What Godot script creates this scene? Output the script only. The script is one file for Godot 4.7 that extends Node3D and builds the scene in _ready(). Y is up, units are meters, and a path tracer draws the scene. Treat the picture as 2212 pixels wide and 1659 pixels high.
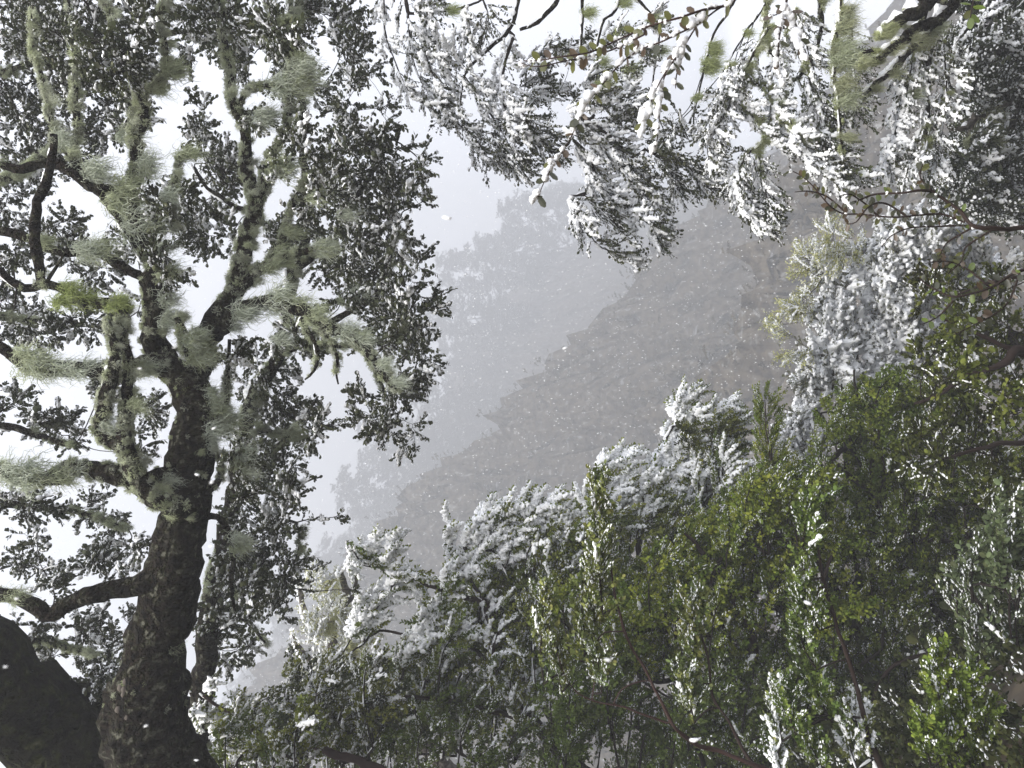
extends Node3D
# A snowy beech forest on a misty mountainside. The photograph was taken with the camera rolled a quarter turn,
# so the world's up (+y) points to the left of the picture and the world's +x to its top.

const HALF_W := 1106.0
const HALF_H := 829.5
const FOCAL := 1779.0            # pixels of a 2212 x 1659 picture at this lens
var eye := Vector3.ZERO
var cam_basis := Basis.IDENTITY
var rng := RandomNumberGenerator.new()
var rough_noise := FastNoiseLite.new()
var mats := {}
var kinds := {}
var beard_meshes := []
var crust_meshes := []
var leaf_meshes := []
var lump_meshes := []


class Plant:
	var root: Node3D
	var base := Vector3.ZERO
	var pos := PackedVector3Array()
	var par := PackedInt32Array()
	var rad := PackedFloat32Array()
	var lim := PackedInt32Array()
	var limb_names := []
	var limb_mats := []
	var grid := {}
	var targets := []
	var cells := 0.2
	var tip_r := 0.0012
	var twig_step := 0.04
	var droop := 0.0

	func key(p: Vector3) -> Vector3i:
		return Vector3i((p / cells).floor())

	func add(p: Vector3, parent: int, r: float, limb: int) -> int:
		pos.append(p)
		par.append(parent)
		rad.append(r)
		lim.append(limb)
		var k := key(p)
		if not grid.has(k):
			grid[k] = PackedInt32Array()
		grid[k].append(pos.size() - 1)
		return pos.size() - 1

	func nearest(p: Vector3) -> int:
		var c := key(p)
		var best := -1
		var best_d := 1e9
		var ring := 0
		var stop_at := 60
		while ring <= stop_at:
			for x in range(-ring, ring + 1):
				for y in range(-ring, ring + 1):
					var shell := absi(x) == ring or absi(y) == ring
					var z := -ring
					while z <= ring:
						var k := Vector3i(c.x + x, c.y + y, c.z + z)
						if grid.has(k):
							for i in grid[k]:
								var d := pos[i].distance_squared_to(p)
								if d < best_d:
									best_d = d
									best = i
						z += 1 if shell or ring == 0 else 2 * ring
			if best >= 0 and stop_at == 60:
				stop_at = ring + 1
			ring += 1
		return best

	func dir(i: int) -> Vector3:
		var p := par[i]
		if p < 0:
			return Vector3.UP
		return (pos[i] - pos[p]).normalized()


# ---------------------------------------------------------------- helpers

func at(u: float, v: float, d: float) -> Vector3:
	return eye + cam_basis * Vector3((u - HALF_W) / FOCAL, (HALF_H - v) / FOCAL, -1.0) * d


func rnd(a := 0.0, b := 1.0) -> float:
	return rng.randf_range(a, b)


func ball() -> Vector3:
	while true:
		var v := Vector3(rnd(-1, 1), rnd(-1, 1), rnd(-1, 1))
		if v.length_squared() <= 1.0:
			return v
	return Vector3.ZERO


func numbered(called: String) -> String:
	if not has_node(called):
		return called
	var i := 1
	while has_node("%s_%03d" % [called, i]):
		i += 1
	return "%s_%03d" % [called, i]


func thing(called: String, label: String, category: String, where: Vector3, group := "") -> Node3D:
	var o := Node3D.new()
	o.name = numbered(called)
	add_child(o)
	o.position = where
	o.set_meta("label", label)
	o.set_meta("category", category)
	if group:
		o.set_meta("group", group)
	return o


func part(called: String, mesh: Mesh, material: Material, parent: Node3D, where := Transform3D()) -> MeshInstance3D:
	var o := MeshInstance3D.new()
	var n := called
	var i := 1
	while parent.has_node(n):
		n = "%s_%03d" % [called, i]
		i += 1
	o.name = n
	o.mesh = mesh
	if material:
		o.material_override = material
	o.transform = where
	parent.add_child(o, true)
	return o


func structure(called: String, mesh: Mesh, material: Material) -> MeshInstance3D:
	var o := MeshInstance3D.new()
	o.name = called
	o.mesh = mesh
	o.material_override = material
	add_child(o, true)
	o.set_meta("kind", "structure")
	return o


func scatter(called: String, mesh: Mesh, xf: Array, tints: PackedColorArray, parent: Node, offset := Vector3.ZERO) -> MultiMeshInstance3D:
	if xf.is_empty():
		return null
	var mm := MultiMesh.new()
	mm.transform_format = MultiMesh.TRANSFORM_3D
	mm.use_colors = not tints.is_empty()
	mm.mesh = mesh
	mm.instance_count = xf.size()
	for i in xf.size():
		mm.set_instance_transform(i, xf[i])
		if not tints.is_empty():
			mm.set_instance_color(i, tints[i])
	var o := MultiMeshInstance3D.new()
	var n := called
	var i := 1
	while parent.has_node(n):
		n = "%s_%03d" % [called, i]
		i += 1
	o.name = n
	o.multimesh = mm
	o.position = offset
	parent.add_child(o, true)
	o.set_meta("kind", "stuff")
	return o


func lin(r: float, g: float, b: float) -> Color:
	return Color(r, g, b).linear_to_srgb()


func plain(r: float, g: float, b: float, rough := 0.8, spec := 0.5) -> StandardMaterial3D:
	var m := StandardMaterial3D.new()
	m.albedo_color = lin(r, g, b)
	m.roughness = rough
	m.metallic_specular = spec
	return m


func noise_map(freq: float, octaves: int, ramp: Array, size := 512, kind := FastNoiseLite.TYPE_SIMPLEX_SMOOTH, sd := 1) -> NoiseTexture2D:
	var n := FastNoiseLite.new()
	n.noise_type = kind
	n.frequency = freq
	n.fractal_octaves = octaves
	n.seed = sd
	var t := NoiseTexture2D.new()
	t.width = size
	t.height = size
	t.seamless = true
	t.noise = n
	if not ramp.is_empty():
		var g := Gradient.new()
		var offs := PackedFloat32Array()
		var cols := PackedColorArray()
		for r in ramp:
			offs.append(r[0])
			cols.append(r[1])
		g.offsets = offs
		g.colors = cols
		t.color_ramp = g
	return t


func textured(tex: Texture2D, scale: float, rough: float, height: Texture2D = null, height_scale := 1.0, spec := 0.3) -> StandardMaterial3D:
	var m := StandardMaterial3D.new()
	m.albedo_texture = tex
	m.roughness = rough
	m.metallic_specular = spec
	m.uv1_triplanar = true
	m.uv1_world_triplanar = true
	m.uv1_scale = Vector3.ONE * scale
	if height:
		m.heightmap_enabled = true
		m.heightmap_texture = height
		m.heightmap_scale = height_scale
	return m


# ---------------------------------------------------------------- mesh pieces

func new_buf() -> Dictionary:
	return {"v": PackedVector3Array(), "n": PackedVector3Array(), "c": PackedColorArray(), "i": PackedInt32Array()}


func buf_mesh(b: Dictionary, mesh: ArrayMesh = null, mat: Material = null) -> ArrayMesh:
	if mesh == null:
		mesh = ArrayMesh.new()
	if b.v.is_empty():
		return mesh
	var a := []
	a.resize(Mesh.ARRAY_MAX)
	a[Mesh.ARRAY_VERTEX] = b.v
	a[Mesh.ARRAY_NORMAL] = b.n
	if not b.c.is_empty():
		a[Mesh.ARRAY_COLOR] = b.c
	a[Mesh.ARRAY_INDEX] = b.i
	mesh.add_surface_from_arrays(Mesh.PRIMITIVE_TRIANGLES, a)
	if mat:
		mesh.surface_set_material(mesh.get_surface_count() - 1, mat)
	return mesh


func tube(b: Dictionary, pts: PackedVector3Array, rads: PackedFloat32Array, sides: int, tint := Color.WHITE, bumps := 0.0, flat_bottom := 0.0) -> void:
	# a tube along pts; bumps is the share of the radius by which its skin is uneven
	var n := pts.size()
	if n < 2:
		return
	var t := (pts[1] - pts[0]).normalized()
	var side := t.cross(Vector3.UP if absf(t.y) < 0.9 else Vector3.RIGHT).normalized()
	var first: int = b.v.size()
	for k in n:
		if k > 0 and k < n - 1:
			t = (pts[k + 1] - pts[k - 1]).normalized()
		elif k == n - 1:
			t = (pts[k] - pts[k - 1]).normalized()
		side = (side - t * side.dot(t)).normalized()
		var up := side.cross(t)
		for s in sides:
			var a := TAU * s / sides
			var out := side * cos(a) + up * sin(a)
			var r := rads[k]
			if bumps > 0.0:
				var q := pts[k] + out * r
				r *= 1.0 + bumps * (rough_noise.get_noise_3d(q.x * 60.0, q.y * 60.0, q.z * 60.0) + 0.6 * rough_noise.get_noise_3d(q.x * 170.0, q.y * 170.0, q.z * 170.0))
			var o2 := out * r
			if flat_bottom > 0.0 and o2.y < 0.0:
				o2.y *= 1.0 - flat_bottom
			b.v.append(pts[k] + o2)
			b.n.append(out)
			b.c.append(tint)
	for k in n - 1:
		for s in sides:
			var a0 := first + k * sides + s
			var a1 := first + k * sides + (s + 1) % sides
			var c0 := a0 + sides
			var c1 := a1 + sides
			b.i.append_array(PackedInt32Array([a0, a1, c0, a1, c1, c0]))
	# caps
	for e in [0, n - 1]:
		var centre: int = b.v.size()
		b.v.append(pts[e])
		b.n.append((pts[e] - pts[1 if e == 0 else n - 2]).normalized())
		b.c.append(tint)
		for s in sides:
			var a0: int = first + e * sides + s
			var a1: int = first + e * sides + (s + 1) % sides
			if e == 0:
				b.i.append_array(PackedInt32Array([centre, a1, a0]))
			else:
				b.i.append_array(PackedInt32Array([centre, a0, a1]))


func lump(b: Dictionary, c: Vector3, size: Vector3, tint := Color.WHITE, uneven := 0.25, rings := 5, sides := 7) -> void:
	# an uneven rounded lump
	var first: int = b.v.size()
	for j in rings + 1:
		var la := PI * j / rings - PI / 2
		for s in sides:
			var a := TAU * s / sides
			var d := Vector3(cos(la) * cos(a), sin(la), cos(la) * sin(a))
			var w := 1.0 + uneven * rough_noise.get_noise_3d((c.x + d.x * size.x) * 130.0, (c.y + d.y * size.y) * 130.0, (c.z + d.z * size.z) * 130.0) * 2.0
			b.v.append(c + d * size * w)
			b.n.append((d / size).normalized())
			b.c.append(tint)
	for j in rings:
		for s in sides:
			var a0 := first + j * sides + s
			var a1 := first + j * sides + (s + 1) % sides
			b.i.append_array(PackedInt32Array([a0, a1, a0 + sides, a1, a1 + sides, a0 + sides]))


func leaf(b: Dictionary, base: Vector3, along: Vector3, face: Vector3, length: float, width: float, tint: Color, cup := 0.18) -> void:
	# an oval leaf, folded a little along its rib
	var f := (face - along * face.dot(along)).normalized()
	var s := along.cross(f)
	var first: int = b.v.size()
	var m := base + along * length * 0.5 - f * cup * width
	var pts := [m, base, base + along * length * 0.28 + s * width * 0.44, base + along * length * 0.68 + s * width * 0.46, base + along * length * 0.93 + s * width * 0.14, base + along * length * 0.93 - s * width * 0.14, base + along * length * 0.68 - s * width * 0.46, base + along * length * 0.28 - s * width * 0.44]
	for k in pts.size():
		b.v.append(pts[k])
		b.n.append((f + (s * 0.35 if k in [2, 3] else -s * 0.35 if k in [6, 7] else Vector3.ZERO)).normalized())
		b.c.append(tint)
	for k in 7:
		b.i.append_array(PackedInt32Array([first, first + 1 + (k + 1) % 7, first + 1 + k]))


func stem_point(t: float, droop: float, sway: float) -> Vector3:
	return Vector3(sway * sin(t * 4.0) * 0.06, -droop * t * t + droop * 0.35 * t, t)


func make_kind(called: String, o: Dictionary) -> void:
	# sprigs one unit long, growing along +z with +y up: leaves on a stem, and the snow that would lie on them
	var leaves := []
	var heavy := []
	var light := []
	for variant in 4:
		rng.seed = hash(called) + variant * 77
		var lb := new_buf()
		var sb := new_buf()
		var hb := new_buf()
		var tb := new_buf()
		var n: int = o.n
		var droop: float = o.droop * rnd(0.7, 1.3)
		var sway := rnd(-1, 1)
		var pts := PackedVector3Array()
		var rads := PackedFloat32Array()
		for k in 7:
			pts.append(stem_point(k / 6.0, droop, sway))
			rads.append(o.stem * (1.0 - 0.75 * k / 6.0))
		tube(sb, pts, rads, 4)
		var sidestems := []
		if o.get("forks", 0) > 0:
			for k in o.forks:
				var t0 := rnd(0.12, 0.7)
				var p0 := stem_point(t0, droop, sway)
				var sd := 1.0 if k % 2 == 0 else -1.0
				var dirn := Vector3(sd * rnd(0.5, 0.9), rnd(-0.2, 0.25), rnd(0.5, 0.9)).normalized()
				var ln := rnd(0.28, 0.48)
				var sp := PackedVector3Array([p0, p0 + dirn * ln * 0.5, p0 + dirn * ln + Vector3(0, -0.04, 0)])
				tube(sb, sp, PackedFloat32Array([o.stem * 0.6, o.stem * 0.45, o.stem * 0.3]), 3)
				sidestems.append([p0, dirn, ln])
		for k in n:
			var p: Vector3
			var ahead: Vector3
			if not sidestems.is_empty() and k % 2 == 1:
				var ss: Array = sidestems[(k / 2) % sidestems.size()]
				var q := rnd(0.15, 1.0)
				p = ss[0] + ss[1] * ss[2] * q
				ahead = ss[1]
			else:
				var t := 0.06 + 0.94 * (k + rnd(-0.3, 0.3)) / n
				p = stem_point(t, droop, sway)
				ahead = (stem_point(t + 0.05, droop, sway) - p).normalized()
			var ang: float = (0.0 if k % 2 == 0 else PI) + rnd(-0.5, 0.5)
			if o.round:
				ang = k * 2.4 + rnd(-0.4, 0.4)
			var outw := Vector3(cos(ang), sin(ang), 0)
			outw = (outw - ahead * outw.dot(ahead)).normalized()
			var along: Vector3 = (outw * rnd(0.75, 1.1) + ahead * rnd(0.35, 0.9) + Vector3(0, o.lift, 0)).normalized()
			if k == n - 1:
				along = ahead
			var face := (Vector3.UP * 0.55 + ahead * 0.3 + ball() * 0.9).normalized()
			if absf(face.dot(along)) > 0.9:
				face = ahead
			var ll: float = o.leaf * rnd(0.7, 1.2)
			var shade := rnd(0.7, 1.25)
			leaf(lb, p, along, face, ll, ll * o.broad * rnd(0.85, 1.1), Color(shade * rnd(0.95, 1.12), shade, shade * rnd(0.85, 1.05)))
			# snow on this leaf
			var top := p + along * ll * 0.55 + Vector3(0, ll * 0.10, 0)
			if rnd() < 0.55:
				lump(tb, top, Vector3(ll * rnd(0.22, 0.36), ll * rnd(0.08, 0.16), ll * rnd(0.22, 0.38)), Color.WHITE, 0.35, 4, 6)
			if rnd() < 0.62:
				lump(hb, top.lerp(p, 0.3) + Vector3(0, ll * 0.10, 0), Vector3(ll * rnd(0.35, 0.55), ll * rnd(0.2, 0.36), ll * rnd(0.35, 0.6)), Color.WHITE, 0.4, 5, 7)
		# a ridge of snow along the stem
		var hp := PackedVector3Array()
		var hr := PackedFloat32Array()
		var m := 15
		for k in m:
			var t := k / (m - 1.0)
			var r: float = o.ridge * (0.5 + 0.75 * rnd()) * (0.3 if rnd() < 0.16 else 1.0) * sqrt(maxf(0.02, sin(PI * (0.06 + 0.92 * t))))
			hp.append(stem_point(t, droop, sway) + Vector3(rnd(-0.3, 0.3) * r, r * 0.62, 0))
			hr.append(r)
		tube(hb, hp, hr, 8, Color.WHITE, 0.5)
		var lm := buf_mesh(lb, null, mats.leaf)
		buf_mesh(sb, lm, mats.twig)
		leaves.append(lm)
		heavy.append(buf_mesh(hb, null, mats.snow))
		light.append(buf_mesh(tb, null, mats.snow))
	kinds[called] = {"leaves": leaves, "heavy": heavy, "light": light}


func ribbon(b: Dictionary, pts: Array, w0: float, w1: float, facing: Vector3, tint: Color) -> void:
	var first: int = b.v.size()
	for k in pts.size():
		var t: Vector3 = ((pts[mini(k + 1, pts.size() - 1)] as Vector3) - (pts[maxi(k - 1, 0)] as Vector3)).normalized()
		var s := t.cross(facing).normalized() * lerpf(w0, w1, float(k) / (pts.size() - 1)) * 0.5
		b.v.append(pts[k] - s)
		b.v.append(pts[k] + s)
		b.n.append(facing)
		b.n.append(facing)
		b.c.append(tint)
		b.c.append(tint)
	for k in pts.size() - 1:
		var a := first + 2 * k
		b.i.append_array(PackedInt32Array([a, a + 2, a + 1, a + 1, a + 2, a + 3]))


func make_lichen() -> void:
	for variant in 5:
		rng.seed = 900 + variant
		var b := new_buf()
		for k in 300:
			var z := rnd(-0.5, 0.5)
			var p := Vector3(rnd(-0.13, 0.13), rnd(-0.3, 0.12) + 0.12 * sin(z * 9.0 + variant), z * rnd(0.3, 0.6))
			var ln := rnd(0.2, 1.0) * (1.0 - absf(z) * 1.0)
			var pts := [p]
			var d := Vector3(rnd(-0.5, 0.5), rnd(-0.9, 0.3), rnd(-0.5, 0.5))
			for s in 5:
				d = (d * 0.5 + Vector3(0, -0.5, 0) + ball() * 1.05).normalized()
				p += d * ln * 0.2
				pts.append(p)
			var sh := rnd(0.65, 1.25)
			ribbon(b, pts, 0.019, 0.006, ball().normalized(), Color(sh, sh, sh))
			if k % 4 != 0:
				var q: Vector3 = pts[2 + k % 2]
				var e := ball().normalized() * 0.5 + Vector3(0, -0.6, 0)
				ribbon(b, [q, q + e * 0.07, q + e * 0.12 + Vector3(0, -0.04, 0)], 0.012, 0.005, ball().normalized(), Color(sh, sh, sh))
		beard_meshes.append(buf_mesh(b, null, mats.lichen))
	for variant in 4:
		rng.seed = 950 + variant
		var b := new_buf()
		for k in 90:   # a small frilly rosette that sits on bark, growing along +y
			var d := Vector3(rnd(-1, 1), rnd(0.1, 1.0), rnd(-1, 1)).normalized()
			var p := Vector3(rnd(-0.3, 0.3), -0.1, rnd(-0.3, 0.3))
			var pts := [p]
			var ln := rnd(0.4, 0.9)
			for s in 3:
				d = (d + ball() * 0.6).normalized()
				p += d * ln / 3.0
				pts.append(p)
			var sh := rnd(0.6, 1.3)
			ribbon(b, pts, 0.085, 0.03, ball().normalized(), Color(sh, sh, sh))
			for f in 2:
				var q: Vector3 = pts[2]
				var e := (d + ball() * 1.2).normalized()
				ribbon(b, [q, q + e * ln * 0.2, q + e * ln * 0.35 + ball() * 0.06], 0.06, 0.02, ball().normalized(), Color(sh, sh, sh))
		crust_meshes.append(buf_mesh(b, null, mats.lichen))


# ---------------------------------------------------------------- plants

func plant(called: String, label: String, category: String, base: Vector3, group := "") -> Plant:
	var pl := Plant.new()
	pl.base = base
	pl.root = thing(called, label, category, base, group)
	rng.seed = hash(called + label)
	return pl


func limb(pl: Plant, pts: Array, called := "limb", join := true, mat := "bark", step := 0.04, wob := 0.75) -> int:
	# pts are Vector4(u, v, depth, radius in pixels)
	var id := -1
	if called != "":
		id = pl.limb_names.size()
		pl.limb_names.append(called)
		pl.limb_mats.append(mat)
	var last := -1
	var p3 := []
	var rr := []
	for q in pts:
		p3.append(at(q.x, q.y, q.z))
		rr.append(q.w * q.z / FOCAL * (0.8 if q.w < 50.0 else 0.80 if q.w < 80.0 else 0.88))
	if join and pl.pos.size() > 0:
		last = pl.nearest(p3[0])
	if last >= 0 and pl.pos[last].distance_to(p3[0]) > 0.07:
		# a curving piece from the wood it springs from
		var from := pl.pos[last]
		var gap := from.distance_to(p3[0])
		var mid: Vector3 = from + (pl.dir(last) * 0.5 + (p3[0] - from) / gap * 0.5) * gap * 0.5 + ball() * gap * 0.12
		var m := int(gap / 0.035) + 1
		for k in range(1, m):
			var f := float(k) / m
			last = pl.add(from.lerp(mid, f).lerp(mid.lerp(p3[0], f), f) + ball() * 0.005, last, rr[0], id)
	for i in p3.size() - 1:
		var a: Vector3 = p3[maxi(i - 1, 0)]
		var b: Vector3 = p3[i]
		var c: Vector3 = p3[i + 1]
		var d: Vector3 = p3[mini(i + 2, p3.size() - 1)]
		var n := maxi(1, ceili(b.distance_to(c) / step))
		for k in range(0 if i == 0 else 1, n + 1):
			var t := float(k) / n
			var p := b.cubic_interpolate(c, a, d, t)
			var r: float = lerpf(rr[i], rr[i + 1], t)
			var w := minf(r * wob, 0.028) + 0.003
			p += Vector3(rough_noise.get_noise_3d(p.y * 40, p.z * 40, p.x * 40), rough_noise.get_noise_3d(p.z * 40, p.x * 40, p.y * 40 + 9), rough_noise.get_noise_3d(p.x * 40 + 5, p.y * 40, p.z * 40)) * w * 1.1
			p += Vector3(rough_noise.get_noise_3d(p.x * 12, p.y * 12, p.z * 12), rough_noise.get_noise_3d(p.y * 12, p.z * 12, p.x * 12 + 50), rough_noise.get_noise_3d(p.z * 12 + 90, p.x * 12, p.y * 12)) * w * 2.0
			last = pl.add(p, last, r, id)
	return last


func want(pl: Plant, p: Vector3, bias: Vector3, o: Dictionary) -> void:
	pl.targets.append([p, bias, o])


func plume(pl: Plant, line: Array, d: float, width: float, n: int, o: Dictionary) -> void:
	# a leafy shoot: a stem along line (Vector2 pixels) with sprigs on it
	var v4 := []
	var dd := d
	for k in line.size():
		v4.append(Vector4(line[k].x, line[k].y, dd, lerpf(o.get("r", 3.0), 0.9, float(k) / (line.size() - 1))))
		dd += rnd(-0.05, 0.05)
	limb(pl, v4, "", o.get("join", true), "twig")
	var w3 := width * d / FOCAL
	for i in int(n * 1.45):
		var f := pow(rnd(), o.get("even", 0.85)) * (line.size() - 1)
		var k := mini(int(f), line.size() - 2)
		var q: Vector4 = v4[k].lerp(v4[k + 1], f - k)
		var p := at(q.x, q.y, q.z)
		var tangent := (at(v4[k + 1].x, v4[k + 1].y, v4[k + 1].z) - at(v4[k].x, v4[k].y, v4[k].z)).normalized()
		var off := ball() * w3 * (1.0 - 0.45 * f / (line.size() - 1))
		want(pl, p + off, (tangent + off.normalized() * 0.45 + o.get("bias", Vector3.ZERO)).normalized(), o)


func cluster(pl: Plant, u: float, v: float, ru: float, rv: float, d: float, n: int, o: Dictionary) -> void:
	# sprigs spread through an ellipsoid, in small sprays with gaps between
	var depth: float = o.get("deep", (ru + rv) * 0.5 * d / FOCAL)
	var centres := []
	for k in maxi(2, n / 9):
		centres.append(ball())
	for i in n:
		var q: Vector3 = centres[i % centres.size()] * 0.92 + ball() * o.get("loose", 0.3)
		var p := at(u + q.x * ru, v + q.y * rv, d + q.z * depth)
		var out := (p - at(u, v, d)).normalized()
		want(pl, p, (out * 0.5 + o.get("bias", Vector3.ZERO)).normalized(), o)


func grow(pl: Plant) -> Array:
	# join every wanted sprig to the nearest wood; returns [position, direction, options] of each sprig
	var order := []
	for t in pl.targets:
		var j := pl.nearest(t[0])
		order.append([pl.pos[j].distance_squared_to(t[0]), t])
	order.sort_custom(func(a, b): return a[0] < b[0])
	var out := []
	for e in order:
		var t: Array = e[1]
		var goal: Vector3 = t[0]
		var j := pl.nearest(goal)
		var a := pl.pos[j]
		var span := goal - a
		var length := span.length()
		var ends := pl.dir(j)
		if length > 0.012:
			var mid := a + (ends * 0.45 + span / length * 0.55 + Vector3(0, pl.droop, 0)) * length * 0.5 + ball() * length * 0.12
			var n := maxi(1, int(length / pl.twig_step))
			var last := j
			for k in range(1, n + 1):
				var f := float(k) / n
				var p := a.lerp(mid, f).lerp(mid.lerp(goal, f), f) + (ball() * pl.twig_step * 0.16 if k < n else Vector3.ZERO)
				last = pl.add(p, last, 0.0, -1)
			ends = (goal - mid).normalized()
		var w: float = t[2].get("w", 0.6)
		out.append([goal, (ends * (1.0 - w) + t[1] * w + ball() * t[2].get("stray", 0.3)).normalized(), t[2]])
	return out


func wood(pl: Plant) -> void:
	var n := pl.pos.size()
	var acc := PackedFloat32Array()
	acc.resize(n)
	var main := PackedInt32Array()
	main.resize(n)
	main.fill(-1)
	for i in range(n - 1, -1, -1):
		var own := maxf(pl.rad[i], pl.tip_r if acc[i] == 0.0 else pow(acc[i], 1.0 / 2.6))
		if pl.lim[i] >= 0:
			own = pl.rad[i]
		else:
			own = minf(own, 0.02)
		pl.rad[i] = own
		var p := pl.par[i]
		if p >= 0:
			acc[p] += pow(own, 2.6)
	for i in range(n - 1, -1, -1):
		var p := pl.par[i]
		if p >= 0 and pl.lim[p] == pl.lim[i] and (main[p] < 0 or pl.rad[i] >= pl.rad[main[p]]):
			main[p] = i
	var bufs := {}
	for i in n:
		var p := pl.par[i]
		if p >= 0 and main[p] == i:
			continue
		var pts := PackedVector3Array()
		var rads := PackedFloat32Array()
		if p >= 0:
			pts.append(pl.pos[p])
			rads.append(pl.rad[i])
		var c := i
		var most := 0.0
		while c >= 0:
			if pts.is_empty() or pts[-1].distance_to(pl.pos[c]) > 1e-4:
				pts.append(pl.pos[c])
				rads.append(pl.rad[c])
			most = maxf(most, pl.rad[c])
			c = main[c]
		if not bufs.has(pl.lim[i]):
			bufs[pl.lim[i]] = new_buf()
		tube(bufs[pl.lim[i]], pts, rads, 3 if most < 0.003 else 5 if most < 0.008 else 9 if most < 0.03 else 20 if most < 0.08 else 44, Color.WHITE, 0.0 if most < 0.006 else 0.34 if most < 0.07 else 0.17)
	for id in bufs:
		var mesh := buf_mesh(bufs[id])
		if id < 0:
			part("twigs", mesh, mats.twig, pl.root, Transform3D(Basis(), -pl.base)).set_meta("kind", "stuff")
		else:
			part(pl.limb_names[id], mesh, mats[pl.limb_mats[id]], pl.root, Transform3D(Basis(), -pl.base))


func frame_of(dir: Vector3) -> Basis:
	var y := Vector3.UP - dir * dir.y
	if y.length() < 0.2:
		y = Vector3.FORWARD.cross(dir) + ball() * 0.3
		y = y - dir * y.dot(dir)
	y = y.normalized()
	return Basis(y.cross(dir), y, dir)


func dress(pl: Plant, sprigs: Array) -> void:
	# leaves and snow
	var xf := {}
	var tint := {}
	var sx := {}
	for s in sprigs:
		var o: Dictionary = s[2]
		var k: Dictionary = kinds[o.kind]
		var variant := rng.randi() % 4
		var f := frame_of(s[1])
		var size: float = o.size * rnd(0.75, 1.2)
		var mesh: Mesh = k.leaves[variant]
		if not xf.has(mesh):
			xf[mesh] = []
			tint[mesh] = PackedColorArray()
		xf[mesh].append(Transform3D((f * Basis(Vector3(0, 0, 1), rnd(-0.5, 0.5))).scaled_local(Vector3.ONE * size), s[0]))
		var c: Color = o.tint
		if o.has("tint2"):
			c = c.lerp(o.tint2, pow(rnd(), 1.5))
		tint[mesh].append(c * rnd(0.75, 1.25))
		var cover: float = sqrt(maxf(0.0, 1.0 - s[1].y * s[1].y))
		var snow: float = o.get("snow", 0.5)
		if rnd() < snow * (0.35 + 0.65 * cover):
			var heavy: bool = rnd() < o.get("heavy", 0.5)
			var sm: Mesh = (k.heavy if heavy else k.light)[variant]
			if not sx.has(sm):
				sx[sm] = []
			var th: float = o.get("thick", 1.0) * rnd(0.7, 1.2)
			sx[sm].append(Transform3D(f.scaled_local(Vector3(size * (0.6 + 0.4 * th), size * th, size * 0.98)), s[0]))
	for mesh in xf:
		scatter("foliage", mesh, xf[mesh], tint[mesh], pl.root, -pl.base)
	for mesh in sx:
		scatter("snow_cover", mesh, sx[mesh], PackedColorArray(), pl.root, -pl.base)


func beard(pl: Plant, u: float, v: float, d: float, length: float, tint := Color(0.24, 0.28, 0.16), lean := 0.0) -> void:
	# one tuft of beard lichen, hanging from the nearest wood
	var p := at(u, v, d)
	var j := pl.nearest(p)
	var q := pl.pos[j] + Vector3(0, -pl.rad[j] * 0.5, 0)
	if q.distance_to(p) > 0.35:
		q = p
	var l := length * d / FOCAL
	var b := Basis(Vector3.UP, rnd(0, TAU)) * Basis(Vector3(0, 0, 1), rnd(-0.2, 0.2) + lean)
	part("lichen_tuft", beard_meshes[rng.randi() % beard_meshes.size()], lichen_mat(tint), pl.root, Transform3D(b.scaled_local(Vector3(l * rnd(0.7, 1.1), l, l * rnd(0.7, 1.2))), q - pl.base))


func lichen_mat(c: Color) -> Material:
	var k := "lichen%d_%d_%d" % [int(c.r * 12), int(c.g * 12), int(c.b * 12)]
	if not mats.has(k):
		var m: StandardMaterial3D = mats.lichen.duplicate()
		m.albedo_color = c.linear_to_srgb()
		mats[k] = m
	return mats[k]


func crusts(pl: Plant, density: float, size: float, tint: Color, tint2: Color, least := 0.006, most := 1.0, hang := 0.0) -> void:
	# frilly lichen over the limbs, and short beards below them
	var xf := {}
	var tc := {}
	for i in pl.pos.size():
		var r := pl.rad[i]
		if r < least or r > most or pl.par[i] < 0:
			continue
		var q := pl.pos[i]
		var patch := rough_noise.get_noise_3d(q.x * 7.0, q.y * 7.0, q.z * 7.0 + 31.0) + 0.28
		if patch < 0.0:
			continue
		var t := pl.dir(i)
		var times := minf(9.0, density * patch * 4.0 * (0.5 + r / 0.02))
		while times > 0.0:
			if rnd() < times:
				var out := ball().normalized()
				out = (out - t * out.dot(t)).normalized()
				var mesh: Mesh
				var b: Basis
				var sz := size * rnd(0.5, 1.5)
				if rnd() < hang:
					mesh = beard_meshes[rng.randi() % beard_meshes.size()]
					b = Basis(Vector3.UP, rnd(0, TAU)) * Basis(Vector3(1, 0, 0), rnd(-0.25, 0.25))
					sz *= 2.3
				else:
					mesh = crust_meshes[rng.randi() % crust_meshes.size()]
					out = (out + Vector3.UP * 0.35).normalized()
					b = Basis(Quaternion(Vector3.UP, out)) * Basis(Vector3.UP, rnd(0, TAU))
				if not xf.has(mesh):
					xf[mesh] = []
					tc[mesh] = PackedColorArray()
				xf[mesh].append(Transform3D(b.scaled_local(Vector3.ONE * sz), q + out * r * 0.95))
				tc[mesh].append(tint.lerp(tint2, rnd()) * rnd(0.7, 1.2))
			times -= 1.0
	for mesh in xf:
		scatter("lichen_cover", mesh, xf[mesh], tc[mesh], pl.root, -pl.base)


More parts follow.
